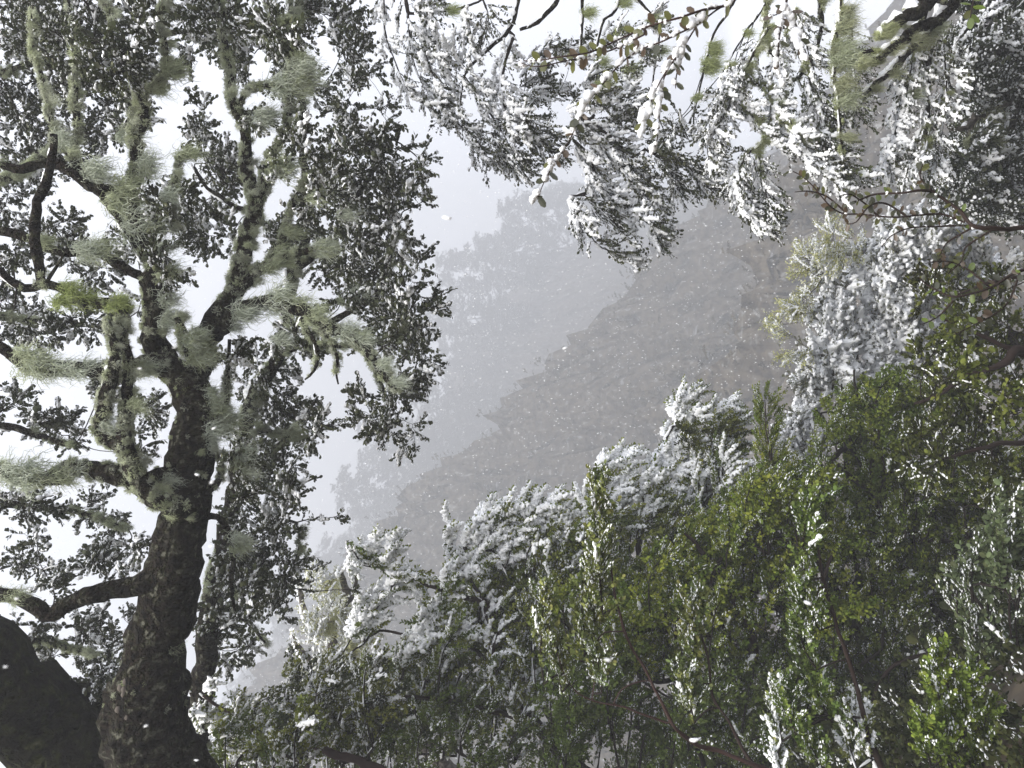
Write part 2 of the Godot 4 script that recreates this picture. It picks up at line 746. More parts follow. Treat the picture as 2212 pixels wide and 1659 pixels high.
func limb_snow(pl: Plant, least: float, chance: float, thick := 1.0) -> void:
	# snow lying along the top of the limbs
	var xf := {}
	for i in pl.pos.size():
		var r := pl.rad[i]
		if pl.par[i] < 0 or r < least or r > 0.055 or rnd() > chance:
			continue
		var t := pl.dir(i)
		if absf(t.y) > 0.8:
			continue
		var f := frame_of(t)
		var mesh: Mesh = lump_meshes[rng.randi() % lump_meshes.size()]
		if not xf.has(mesh):
			xf[mesh] = []
		var s := maxf(r * 1.25, 0.008) * thick
		xf[mesh].append(Transform3D(f.scaled_local(Vector3(s * rnd(0.7, 1.0), s * rnd(0.5, 0.95), rnd(0.03, 0.055))), pl.pos[i] + f.y * r * 0.85))
	for mesh in xf:
		scatter("snow_ridge", mesh, xf[mesh], PackedColorArray(), pl.root, -pl.base)


func finish(pl: Plant) -> void:
	var s := grow(pl)
	wood(pl)
	dress(pl, s)


func V(u: float, v: float) -> Vector2:
	return Vector2(u, v)


func Q(u: float, v: float, d: float, r: float) -> Vector4:
	return Vector4(u, v, d, r)


# ---------------------------------------------------------------- the scene

const TO_RIGHT := Vector3(0, -1, 0)    # down in the world
const TO_TOP := Vector3(1, 0, 0)


func _ready() -> void:
	# camera: looks a little upward and is rolled a quarter turn
	var cam := Camera3D.new()
	cam.name = "camera"
	var level := Basis(Vector3(0, -1, 0), Vector3(1, 0, 0), Vector3(0, 0, 1))
	cam_basis = Basis(Vector3.RIGHT, deg_to_rad(15.0)) * level
	cam.transform = Transform3D(cam_basis, eye)
	cam.fov = 50.0
	cam.near = 0.05
	cam.far = 600.0
	var lens := CameraAttributesPhysical.new()
	lens.frustum_focal_length = 12.0 / tan(deg_to_rad(25.0))
	lens.frustum_near = 0.05
	lens.frustum_far = 600.0
	lens.exposure_aperture = 8.6
	lens.frustum_focus_distance = 5.0
	cam.attributes = lens
	cam.fov = 50.0
	add_child(cam)

	# overcast, snowing sky
	var sky_mat := ProceduralSkyMaterial.new()
	sky_mat.sky_top_color = lin(0.74, 0.77, 0.845)
	sky_mat.sky_horizon_color = lin(0.56, 0.58, 0.64)
	sky_mat.sky_curve = 0.6
	sky_mat.ground_horizon_color = lin(0.56, 0.58, 0.64)
	sky_mat.ground_bottom_color = lin(0.45, 0.46, 0.49)
	sky_mat.sun_angle_max = 1.0
	sky_mat.sky_energy_multiplier = 0.82
	var sky := Sky.new()
	sky.sky_material = sky_mat
	var env := Environment.new()
	env.background_mode = Environment.BG_SKY
	env.sky = sky
	env.background_energy_multiplier = 1.0
	env.tonemap_mode = Environment.TONE_MAPPER_LINEAR
	env.tonemap_exposure = 4.7
	env.fog_enabled = true
	env.fog_density = 0.0080
	env.fog_light_color = lin(0.93, 0.95, 1.0)
	env.sdfgi_enabled = true
	env.ssao_enabled = true
	env.ssil_enabled = true
	var we := WorldEnvironment.new()
	we.name = "world_environment"
	we.environment = env
	add_child(we)
	var sun := DirectionalLight3D.new()
	sun.name = "sun"
	sun.light_energy = 0.5
	sun.light_angular_distance = 40.0
	sun.light_color = Color(1.0, 0.985, 0.96)
	sun.shadow_enabled = true
	sun.transform = Transform3D(Basis.looking_at(Vector3(0.2, -0.82, -0.55).normalized(), Vector3.RIGHT), Vector3(0, 30, 0))
	add_child(sun)

	rng.seed = 7
	rough_noise.seed = 4
	rough_noise.frequency = 0.12
	rough_noise.fractal_octaves = 2
	materials()
	pieces()
	terrain()
	far_trees()
	mossy_tree()
	dark_tree()
	leaning_tree()
	hanging_boughs()
	lichen_boughs()
	corner_boughs()
	white_bush()
	snag_tree()
	bank_shrubs()
	near_twigs()
	snowfall()


func materials() -> void:
	mats.snow = plain(0.92, 0.93, 0.95, 0.75, 0.3)
	var lf := plain(1, 1, 1, 0.6, 0.2)
	lf.vertex_color_use_as_albedo = true
	lf.backlight_enabled = true
	lf.backlight = lin(0.25, 0.28, 0.12)
	mats.leaf = lf
	mats.twig = plain(0.020, 0.015, 0.013, 0.85, 0.25)
	mats.red_twig = plain(0.034, 0.017, 0.014, 0.65, 0.35)
	mats.brown_twig = plain(0.026, 0.016, 0.013, 0.75, 0.3)
	var li := plain(1, 1, 1, 0.9, 0.2)
	li.vertex_color_use_as_albedo = true
	li.backlight_enabled = true
	li.backlight = lin(0.75, 0.76, 0.66)
	mats.lichen = li
	var bark_h := noise_map(0.035, 4, [], 512, FastNoiseLite.TYPE_CELLULAR, 3)
	mats.bark = textured(noise_map(0.016, 6, [[0.0, lin(0.003, 0.0024, 0.002)], [0.40, lin(0.008, 0.006, 0.005)], [0.50, lin(0.026, 0.018, 0.013)], [0.57, lin(0.012, 0.009, 0.007)], [0.66, lin(0.020, 0.023, 0.007)], [0.74, lin(0.034, 0.029, 0.021)], [0.80, lin(0.13, 0.13, 0.10)]], 512, FastNoiseLite.TYPE_SIMPLEX_SMOOTH, 5), 1.9, 0.85, bark_h, 6.0, 0.2)
	mats.mossy_bark = textured(noise_map(0.014, 6, [[0.0, lin(0.0030, 0.0024, 0.0018)], [0.40, lin(0.0072, 0.0060, 0.0042)], [0.55, lin(0.0102, 0.0096, 0.0042)], [0.66, lin(0.0156, 0.0180, 0.0048)], [0.8, lin(0.0300, 0.0312, 0.0078)], [0.9, lin(0.0600, 0.0600, 0.0360)]], 512, FastNoiseLite.TYPE_SIMPLEX_SMOOTH, 8), 1.6, 0.92, bark_h, 4.5, 0.2)
	mats.grey_bark = textured(noise_map(0.02, 4, [[0.0, lin(0.02, 0.016, 0.014)], [0.5, lin(0.06, 0.05, 0.042)], [0.7, lin(0.14, 0.13, 0.11)]], 256, FastNoiseLite.TYPE_SIMPLEX_SMOOTH, 9), 3.0, 0.85, bark_h, 1.0)
	mats.plate = plain(0.11, 0.095, 0.082, 0.85, 0.2)
	var hill := textured(noise_map(0.02, 7, [[0.0, lin(0.012, 0.010, 0.009)], [0.3, lin(0.035, 0.028, 0.022)], [0.45, lin(0.075, 0.060, 0.044)], [0.55, lin(0.125, 0.100, 0.070)], [0.66, lin(0.15, 0.125, 0.092)], [0.74, lin(0.085, 0.076, 0.066)], [0.84, lin(0.45, 0.45, 0.45)]], 1024, FastNoiseLite.TYPE_SIMPLEX_SMOOTH, 12), 0.045, 0.95, noise_map(0.03, 5, [], 512, FastNoiseLite.TYPE_SIMPLEX_SMOOTH, 13), 60.0)
	mats.hill = hill


func pieces() -> void:
	make_kind("beech", {"n": 16, "leaf": 0.23, "broad": 0.66, "droop": 0.12, "stem": 0.016, "ridge": 0.05, "round": false, "lift": 0.05, "forks": 3})
	make_kind("snowy", {"n": 26, "leaf": 0.135, "broad": 0.62, "droop": 0.22, "stem": 0.014, "ridge": 0.098, "round": false, "lift": 0.0, "forks": 3})
	make_kind("shoot", {"n": 32, "leaf": 0.15, "broad": 0.66, "droop": 0.22, "stem": 0.011, "ridge": 0.08, "round": true, "lift": 0.0, "forks": 0})
	make_kind("bushy", {"n": 38, "leaf": 0.155, "broad": 0.68, "droop": 0.15, "stem": 0.012, "ridge": 0.08, "round": true, "lift": 0.05, "forks": 3})
	make_kind("column", {"n": 22, "leaf": 0.22, "broad": 0.66, "droop": 0.1, "stem": 0.014, "ridge": 0.06, "round": true, "lift": -0.25, "forks": 0})
	make_kind("fine", {"n": 40, "leaf": 0.12, "broad": 0.42, "droop": 0.2, "stem": 0.009, "ridge": 0.055, "round": true, "lift": 0.1, "forks": 3})
	make_lichen()
	for k in 4:
		rng.seed = 40 + k
		var b := new_buf()
		lump(b, Vector3(k, 0, 0) * 0.0, Vector3.ONE, Color.WHITE, 0.0, 6, 9)
		var vs: PackedVector3Array = b.v
		for i in vs.size():
			vs[i] *= 1.0 + 0.5 * rough_noise.get_noise_3d(vs[i].x * 9.0 + k * 40, vs[i].y * 9.0, vs[i].z * 9.0)
		b.v = vs
		lump_meshes.append(buf_mesh(b, null, mats.snow))


# ---------------------------------------------------------------- terrain

var spur := [[], [], []]

func at_z(u: float, v: float, z: float) -> Vector3:
	var d := cam_basis * Vector3((u - HALF_W) / FOCAL, (HALF_H - v) / FOCAL, -1.0)
	return eye + d * (z / d.z)


func line_height(line: Array, x: float) -> float:
	# line holds Vector3 with x falling
	var n := line.size()
	if x >= line[0].x:
		return line[0].y + (line[0].y - line[1].y) / (line[0].x - line[1].x) * (x - line[0].x)
	for i in n - 1:
		if x >= line[i + 1].x:
			return lerpf(line[i + 1].y, line[i].y, (x - line[i + 1].x) / (line[i].x - line[i + 1].x))
	return line[n - 1].y + 0.25 * (line[n - 1].x - x)


func ground(x: float, z: float) -> float:
	var wob := 9.0 * rough_noise.get_noise_2d(x * 0.22, z * 0.22)
	var h := -1.65 + 1.15 * clampf(-1.0 - x, 0.0, 9.0) + 0.5 * maxf(0.0, -10.0 - x) - 0.4 * maxf(0.0, x) - 0.32 * maxf(0.0, -3.5 - z) - 0.5 * maxf(0.0, -16.0 - z)
	var zs := [-105.0, -62.0, -255.0]
	var front := [1.15, 0.95, 0.9]
	for k in 3:
		var t: float = z - zs[k]
		var r := line_height(spur[k], x)
		r -= (front[k] if t > 0.0 else 1.5) * absf(t)
		r += minf(1.0, absf(t) / 14.0) * wob
		h = maxf(h, r)
	h = maxf(h, -58.0)
	var rough := clampf((-z - 10.0) / 30.0, 0.06, 1.5)
	var ledge := 1.0 - absf(rough_noise.get_noise_2d(x * 1.4 + 15.0, z * 1.4 + h * 0.6)) * 2.0
	return h + rough * (2.0 * rough_noise.get_noise_2d(x * 3.0, z * 3.0) + 0.9 * rough_noise.get_noise_2d(x * 9.0 + 40.0, z * 9.0) + 1.6 * ledge * absf(ledge))


func terrain() -> void:
	for p in [[1900, 60], [1790, 200], [1700, 320], [1590, 400], [1480, 482], [1370, 590], [1340, 655], [1200, 782], [1090, 862], [1060, 945], [970, 1002], [895, 1052], [840, 1135], [770, 1215], [640, 1380], [520, 1510], [430, 1640]]:
		spur[0].append(at_z(p[0], p[1], -105.0))
	for p in [[2000, 60], [1880, 180], [1790, 300], [1700, 430], [1645, 530], [1605, 660], [1585, 800], [1570, 1000], [1500, 1250], [1400, 1450], [1290, 1640]]:
		spur[1].append(at_z(p[0], p[1], -62.0))
	for p in [[1900, 100], [1700, 230], [1420, 430], [1215, 540], [1080, 650], [990, 780], [950, 900], [860, 1040], [770, 1180], [640, 1330], [500, 1500]]:
		spur[2].append(at_z(p[0], p[1], -255.0))
	var b := new_buf()
	var step := 1.15
	var nx := int(157.0 / step)
	var nz := int(286.0 / step)
	for j in nz + 1:
		for i in nx + 1:
			var x := -95.0 + i * step
			var z := 12.0 - j * step
			var e := 0.5
			var y := ground(x, z)
			b.v.append(Vector3(x, y, z))
			b.n.append(Vector3(y - ground(x + e, z), e, y - ground(x, z + e)).normalized())
	for j in nz:
		for i in nx:
			var a := j * (nx + 1) + i
			b.i.append_array(PackedInt32Array([a, a + nx + 1, a + 1, a + 1, a + nx + 1, a + nx + 2]))
	structure("hillside", buf_mesh(b), mats.hill)
	# low scrub and snow tufts clinging to the rocky slopes
	rng.seed = 31
	var xf := [[], []]
	var tints := [PackedColorArray(), PackedColorArray()]
	var sx := []
	while xf[0].size() + xf[1].size() < 16000:
		var z := rnd(-112, -30)
		var x := rnd(-58, 44)
		var y := ground(x, z)
		var k := rng.randi() % 2
		var n := Vector3(y - ground(x + 0.4, z), 0.4, y - ground(x, z + 0.4)).normalized()
		var f := frame_of((n + ball() * 0.8 + Vector3.UP * 0.3).normalized())
		var s := rnd(0.3, 1.1)
		xf[k].append(Transform3D(f.scaled_local(Vector3.ONE * s), Vector3(x, y - 0.05, z)))
		tints[k].append(Color(0.03, 0.028, 0.02).lerp(Color(0.17, 0.135, 0.08), rnd()))
		if rnd() < 0.35 and rough_noise.get_noise_2d(x * 1.5, z * 1.5 + 70.0) > 0.05:
			sx.append(Transform3D(f.scaled_local(Vector3.ONE * s), Vector3(x, y - 0.03, z)))
	# undergrowth on the near bank
	var ux := []
	var ut := PackedColorArray()
	var us := []
	while ux.size() < 9000:
		var z := rnd(-18, -5.5)
		var x := rnd(-11, 4)
		var y := ground(x, z)
		var n := Vector3(y - ground(x + 0.3, z), 0.3, y - ground(x, z + 0.3)).normalized()
		var f := frame_of((n * 0.8 + ball() * 0.8 + Vector3.UP * 0.5).normalized())
		var s := rnd(0.2, 0.5)
		ux.append(Transform3D(f.scaled_local(Vector3.ONE * s), Vector3(x, y - 0.04, z)))
		ut.append(Color(0.035, 0.045, 0.02).lerp(Color(0.08, 0.09, 0.03), rnd()))
		if rnd() < 0.25:
			us.append(ux[-1])
	while ux.size() < 14000:
		var z := rnd(-5.6, -2.2)
		var x := rnd(-5, 2)
		var y := ground(x, z)
		var n := Vector3(y - ground(x + 0.3, z), 0.3, y - ground(x, z + 0.3)).normalized()
		var f := frame_of((n * 0.8 + ball() * 0.8 + Vector3.UP * 0.5).normalized())
		ux.append(Transform3D(f.scaled_local(Vector3.ONE * rnd(0.12, 0.24)), Vector3(x, y - 0.02, z)))
		ut.append(Color(0.035, 0.045, 0.02).lerp(Color(0.08, 0.09, 0.03), rnd()))
		if rnd() < 0.2:
			us.append(ux[-1])
	var bank := Node3D.new()
	bank.name = "undergrowth"
	add_child(bank)
	bank.set_meta("kind", "stuff")
	bank.set_meta("label", "dark green undergrowth covering the near bank below the shrubs")
	bank.set_meta("category", "undergrowth")
	scatter("leaves", kinds.bushy.leaves[2], ux, ut, bank)
	scatter("snow_tufts", kinds.bushy.light[2], us, PackedColorArray(), bank)
	var hs := Node3D.new()
	hs.name = "hillside_scrub"
	add_child(hs)
	hs.set_meta("kind", "stuff")
	hs.set_meta("label", "low brown scrub and snow tufts over the misty rocky slope")
	hs.set_meta("category", "scrub")
	for k in 2:
		scatter("scrub", kinds.bushy.leaves[k], xf[k], tints[k], hs)
	scatter("snow_tufts", kinds.bushy.light[0], sx, PackedColorArray(), hs)


func far_trees() -> void:
	var spots := [
		[1245, 445, "topmost faint tree of the misty far ridge, just below the hanging boughs", 1.0],
		[1178, 425, "narrow faint spire of a tree on the misty far ridge", 0.6],
		[1085, 470, "broad tall misty tree at the upper end of the far treeline", 1.25],
		[1030, 545, "misty tree just below the broad tall one on the far ridge", 1.0],
		[955, 590, "misty tree whose crown reaches farthest left in the upper far treeline", 1.2],
		[935, 690, "misty far tree right behind the dark leafy column's edge, upper one", 1.1],
		[950, 770, "misty far tree right behind the dark leafy column's edge, lower one", 1.0],
		[905, 870, "misty far tree below the tip of the dark leafy column", 1.0],
		[880, 960, "misty far tree in the middle of the ridge beside the pale gap", 1.1],
		[790, 965, "tall pale tree standing clear in the mist at mid ridge", 1.2],
		[740, 1055, "pale misty tree with drooping crown reaching out past the others", 1.2],
		[765, 1130, "misty tree tucked below the drooping pale one", 0.9],
		[690, 1200, "lower misty tree near the snag's pale limbs", 1.0],
		[600, 1340, "faint misty tree low on the ridge behind the snag", 1.0],
		[510, 1480, "faintest misty tree at the lower end of the far ridge", 1.0],
	]
	var protos := []
	for k in 3:
		var s: Array = spots[[2, 4, 9][k]]
		var top := at(s[0], s[1], 235.0)
		var base := top + Vector3(0, -28.0 * s[3], 0)
		var pl := plant("misty_tree", s[2], "tree", base, "faint trees along the misty ridge")
		pl.cells = 2.5
		pl.tip_r = 0.025
		pl.twig_step = 1.0
		pl.droop = -0.2
		var h: float = 28.0 * s[3]
		pl.limb_names.append("trunk")
		pl.limb_mats.append("bark")
		var last := -1
		for i in 21:
			last = pl.add(base + Vector3(0.5 * sin(i * 0.4 + k), h * (i / 20.0 * 0.94) - 0.6, 0.3 * cos(i * 0.5)), last, lerpf(0.36, 0.05, i / 20.0), 0)
		for tier in 14:
			var y := h * (0.18 + 0.82 * tier / 13.0) + rnd(-0.7, 0.7)
			var reach: float = (6.6 * s[3]) * (0.35 + 0.65 * sin(PI * clampf(1.06 - tier / 14.0, 0.0, 1.0))) * rnd(0.6, 1.15)
			var a0 := rnd(0, TAU)
			for m in 4:
				var a := a0 + m * 1.6 + rnd(-0.4, 0.4)
				var tip := base + Vector3(cos(a) * reach, y + rnd(-1.0, 0.4), sin(a) * reach)
				for q in 17:
					var f := rnd(0.25, 1.0)
					want(pl, base + Vector3(cos(a) * reach * f, y + (tip.y - base.y - y) * f, sin(a) * reach * f) + ball() * 1.4, Vector3(cos(a), -0.5, sin(a)).normalized(), {"kind": "beech", "size": 2.9, "tint": Color(0.05, 0.06, 0.045), "tint2": Color(0.09, 0.10, 0.08), "snow": 0.2, "heavy": 0.1, "thick": 1.0, "w": 0.8})
		finish(pl)
		protos.append(pl.root)
	for i in spots.size():
		if i in [2, 4, 9]:
			continue
		var s: Array = spots[i]
		var o: Node3D = protos[i % 3].duplicate()
		o.name = numbered("misty_tree")
		add_child(o)
		var d := 235.0 + 9.0 * sin(i * 2.3)
		var was: float = spots[[2, 4, 9][i % 3]][3]
		var sc: float = s[3] / was
		o.transform = Transform3D(Basis(Vector3.UP, i * 1.7).scaled(Vector3.ONE * sc), at(s[0], s[1], d) + Vector3(0, -28.0 * s[3], 0))
		o.set_meta("label", s[2])
		o.set_meta("category", "tree")
		o.set_meta("group", "faint trees along the misty ridge")


# ---------------------------------------------------------------- left trees

var dark_leaf := {"kind": "beech", "tint": Color(0.060, 0.068, 0.048), "tint2": Color(0.115, 0.128, 0.078), "snow": 0.85, "heavy": 0.16, "thick": 1.0, "w": 0.4, "stray": 0.45}


func opts(base: Dictionary, extra: Dictionary) -> Dictionary:
	var d := base.duplicate()
	d.merge(extra, true)
	return d


func fill(pl: Plant, list: Array, d: float, o: Dictionary, per := 430.0, spread := 0.15, dens := 1.8) -> void:
	for c in list:
		cluster(pl, c[0], c[1], c[2], c[3], d + rnd(-spread, spread) * 2.0, int(dens * PI * c[2] * c[3] / per), o)


func mossy_tree() -> void:
	var pl := plant("mossy_beech_tree", "big gnarled dark tree with mossy forked trunk rising at lower left, hung with pale lichen", "tree", Vector3(-3.3, -0.6, -4.0))
	pl.droop = 0.1
	limb(pl, [Q(900, 2150, 4.6, 150), Q(640, 1960, 4.3, 130), Q(420, 1760, 4.15, 112), Q(335, 1640, 4.1, 104), Q(312, 1570, 4.1, 98), Q(316, 1490, 4.1, 92), Q(340, 1400, 4.1, 76), Q(365, 1310, 4.1, 76), Q(385, 1220, 4.1, 66), Q(398, 1130, 4.1, 62), Q(410, 1050, 4.1, 60), Q(420, 960, 4.1, 58), Q(412, 890, 4.1, 52), Q(390, 820, 4.1, 46)], "trunk", false, "bark", 0.04, 0.25)
	limb(pl, [Q(390, 830, 4.1, 40), Q(345, 755, 4.08, 36), Q(332, 670, 4.05, 30), Q(318, 590, 4.05, 27), Q(325, 520, 4.05, 23), Q(308, 445, 4.05, 22), Q(292, 395, 4.05, 17), Q(290, 320, 4.05, 16), Q(308, 215, 4.05, 14), Q(283, 140, 4.05, 12), Q(257, 75, 4.05, 10), Q(232, 20, 4.05, 8), Q(205, -30, 4.05, 6)])
	limb(pl, [Q(305, 205, 4.05, 10), Q(335, 190, 4.05, 9), Q(353, 150, 4.05, 8), Q(350, 95, 4.05, 7), Q(340, 50, 4.05, 6), Q(362, 0, 4.05, 5), Q(370, -30, 4.05, 4)])
	limb(pl, [Q(300, 225, 4.05, 9), Q(290, 240, 4.05, 8), Q(278, 268, 4.1, 6), Q(268, 300, 4.15, 4)])
	limb(pl, [Q(395, 830, 4.1, 42), Q(440, 740, 4.15, 36), Q(475, 690, 4.2, 32), Q(503, 632, 4.2, 25), Q(530, 560, 4.2, 22), Q(550, 490, 4.2, 20), Q(553, 430, 4.2, 18), Q(535, 370, 4.2, 17), Q(524, 300, 4.2, 14), Q(510, 235, 4.2, 12), Q(497, 165, 4.2, 10), Q(490, 85, 4.2, 8), Q(478, 10, 4.2, 7), Q(470, -30, 4.2, 6)])
	limb(pl, [Q(405, 770, 4.05, 16), Q(398, 735, 4.0, 14), Q(388, 705, 3.98, 11), Q(380, 682, 3.97, 9)], "broken_limb")
	# the crooked limbs on the left
	limb(pl, [Q(420, 1110, 4.05, 34), Q(370, 1095, 3.95, 28), Q(333, 1073, 3.9, 26), Q(296, 1022, 3.85, 25), Q(262, 980, 3.85, 23), Q(268, 930, 3.85, 18), Q(283, 870, 3.85, 15), Q(280, 815, 3.85, 15), Q(272, 765, 3.85, 14), Q(270, 720, 3.85, 17), Q(266, 682, 3.85, 17), Q(252, 655, 3.85, 16), Q(200, 648, 3.85, 15), Q(160, 640, 3.85, 10), Q(130, 645, 3.85, 7)])
	limb(pl, [Q(262, 980, 3.85, 20), Q(225, 950, 3.83, 16), Q(212, 915, 3.82, 17), Q(230, 870, 3.8, 18), Q(243, 830, 3.8, 17), Q(252, 780, 3.8, 15), Q(250, 730, 3.8, 11), Q(235, 690, 3.8, 6)])
	limb(pl, [Q(420, 1030, 4.1, 36), Q(350, 1030, 4.0, 30), Q(300, 1045, 3.95, 30), Q(250, 1025, 3.9, 27), Q(183, 1013, 3.9, 23), Q(120, 1030, 3.9, 22), Q(60, 1035, 3.9, 21), Q(0, 1018, 3.9, 20), Q(-60, 1000, 3.9, 18)])
	limb(pl, [Q(375, 810, 4.1, 30), Q(318, 785, 4.0, 24), Q(270, 800, 3.95, 22), Q(233, 800, 3.9, 20), Q(180, 805, 3.9, 19), Q(130, 800, 3.9, 18), Q(85, 790, 3.9, 16), Q(45, 775, 3.9, 16), Q(0, 750, 3.9, 14), Q(-50, 730, 3.9, 12)])
	limb(pl, [Q(375, 1240, 4.1, 40), Q(293, 1270, 4.0, 28), Q(233, 1287, 3.95, 25), Q(167, 1315, 3.9, 22), Q(103, 1330, 3.9, 21), Q(72, 1312, 3.9, 20), Q(38, 1296, 3.9, 19), Q(-10, 1292, 3.9, 19), Q(-80, 1280, 3.9, 17)])
	# snapped limb, upper left
	limb(pl, [Q(200, 640, 3.85, 13), Q(127, 614, 3.8, 11), Q(95, 600, 3.78, 13), Q(82, 560, 3.77, 14), Q(78, 500, 3.77, 13), Q(82, 430, 3.77, 12), Q(95, 365, 3.77, 11), Q(104, 320, 3.77, 10), Q(110, 288, 3.77, 9)], "snapped_limb")
	limb(pl, [Q(95, 606, 3.78, 12), Q(62, 612, 3.78, 11), Q(30, 606, 3.77, 10), Q(12, 596, 3.76, 10), Q(6, 584, 3.76, 8)], "snapped_limb")
	limb(pl, [Q(105, 605, 3.78, 5), Q(118, 580, 3.77, 4), Q(135, 555, 3.77, 3), Q(148, 535, 3.77, 2)])
	# slim upright limbs at upper left
	limb(pl, [Q(325, 560, 4.05, 14), Q(250, 440, 4.0, 11), Q(200, 390, 4.0, 10), Q(158, 345, 4.0, 9), Q(163, 270, 4.0, 9), Q(165, 200, 4.0, 8), Q(160, 120, 4.0, 7), Q(150, 40, 4.0, 5), Q(150, -30, 4.0, 4)])
	limb(pl, [Q(150, 340, 4.0, 7), Q(118, 300, 4.0, 6), Q(108, 250, 4.0, 6), Q(92, 180, 4.0, 5), Q(72, 110, 4.0, 4), Q(70, 30, 4.0, 3)])
	limb(pl, [Q(310, 450, 4.05, 12), Q(250, 400, 4.0, 13), Q(190, 385, 3.95, 14), Q(120, 355, 3.95, 13), Q(50, 360, 3.9, 12), Q(0, 350, 3.9, 11), Q(-50, 345, 3.9, 10)])
	limb(pl, [Q(330, 600, 4.05, 13), Q(260, 570, 4.0, 11), Q(190, 530, 3.95, 12), Q(110, 540, 3.9, 12), Q(40, 500, 3.9, 13), Q(-30, 480, 3.9, 12)])
	# limbs on the right
	limb(pl, [Q(470, 700, 4.2, 24), Q(500, 690, 4.15, 21), Q(560, 665, 4.1, 19), Q(620, 655, 4.05, 18), Q(660, 675, 4.0, 17), Q(703, 708, 4.0, 15), Q(755, 722, 4.0, 14), Q(785, 750, 4.0, 12), Q(812, 782, 4.0, 11), Q(835, 815, 4.0, 9), Q(853, 845, 4.0, 6)])
	limb(pl, [Q(515, 620, 4.2, 17), Q(560, 590, 4.2, 15), Q(610, 575, 4.2, 13), Q(650, 545, 4.2, 11), Q(690, 540, 4.2, 8)])
	limb(pl, [Q(590, 575, 4.2, 10), Q(620, 510, 4.25, 10), Q(632, 460, 4.25, 9), Q(660, 400, 4.25, 8), Q(690, 360, 4.25, 6)])
	limb(pl, [Q(570, 400, 4.2, 12), Q(590, 340, 4.2, 12), Q(615, 275, 4.2, 11), Q(625, 230, 4.2, 10), Q(630, 150, 4.2, 9), Q(622, 80, 4.2, 8), Q(596, 20, 4.2, 7), Q(585, -30, 4.2, 6)])
	limb(pl, [Q(555, 440, 4.2, 11), Q(578, 390, 4.2, 11), Q(600, 310, 4.2, 9)])
	limb(pl, [Q(512, 240, 4.2, 7), Q(530, 205, 4.2, 7), Q(565, 190, 4.2, 6), Q(605, 195, 4.2, 5)])
	limb(pl, [Q(420, 960, 4.1, 15), Q(470, 920, 4.15, 8), Q(485, 850, 4.2, 7), Q(490, 790, 4.2, 6), Q(500, 730, 4.2, 4)])
	limb(pl, [Q(425, 1090, 4.1, 18), Q(472, 1045, 4.1, 10), Q(478, 980, 4.1, 7)])
	limb(pl, [Q(400, 1150, 4.1, 14), Q(470, 1120, 4.2, 8), Q(505, 1180, 4.2, 7), Q(500, 1260, 4.25, 6), Q(510, 1320, 4.3, 4)])
	limb(pl, [Q(650, 690, 4.0, 7), Q(690, 760, 4.0, 6), Q(680, 800, 4.0, 4), Q(660, 820, 4.0, 2)])
	limb(pl, [Q(700, 715, 4.0, 7), Q(730, 770, 4.0, 5), Q(727, 800, 4.0, 3), Q(732, 828, 4.0, 2)])
	limb(pl, [Q(380, 500, 4.05, 4), Q(372, 440, 4.05, 6), Q(380, 390, 4.05, 5), Q(388, 335, 4.05, 4)], "limb", true)
	fill(pl, [[480, 60, 90, 60], [600, 60, 70, 50], [300, 60, 60, 60], [640, 330, 50, 60], [700, 420, 50, 60], [560, 230, 40, 40], [250, 120, 60, 60], [150, 90, 60, 60], [360, 420, 40, 50], [350, 560, 40, 40], [640, 470, 40, 40], [740, 640, 40, 40], [810, 740, 40, 40], [500, 800, 40, 40], [590, 720, 60, 22], [490, 1000, 40, 50], [510, 1090, 40, 40], [530, 1280, 40, 40]], 4.2, opts(dark_leaf, {"size": 0.115}), 520.0, 0.15, 2.6)
	finish(pl)
	limb_snow(pl, 0.008, 0.10, 0.6)
	crusts(pl, 1.9, 0.027, Color(0.72, 0.74, 0.65), Color(0.50, 0.54, 0.36), 0.0045, 0.06, 0.10)
	crusts(pl, 1.3, 0.022, Color(0.6, 0.62, 0.54), Color(0.36, 0.40, 0.22), 0.06, 1.0, 0.03)
	var green := Color(0.52, 0.56, 0.40)
	var pale := Color(0.62, 0.66, 0.57)
	var moss := Color(0.40, 0.46, 0.20)
	for t in [[230, 340, 85], [190, 375, 115], [235, 385, 95], [290, 365, 90], [160, 420, 80], [210, 470, 95], [235, 500, 110], [200, 520, 85], [150, 500, 90], [330, 150, 80], [355, 165, 60], [330, 210, 60], [380, 330, 80], [330, 380, 70], [290, 440, 60], [100, 340, 60], [60, 330, 60], [15, 320, 70], [120, 470, 60], [100, 520, 60], [555, 120, 80], [590, 150, 110], [575, 170, 120], [620, 180, 85], [655, 70, 70], [640, 90, 65], [590, 240, 75], [545, 280, 80], [535, 380, 95], [555, 395, 70], [620, 420, 70], [520, 300, 50], [600, 480, 60], [690, 500, 80], [680, 520, 75], [720, 540, 60], [750, 520, 60], [690, 590, 60], [560, 560, 60], [600, 600, 60], [640, 620, 75]]:
		beard(pl, t[0] + 8, t[1], 4.08, t[2], green if rnd() < 0.6 else pale)
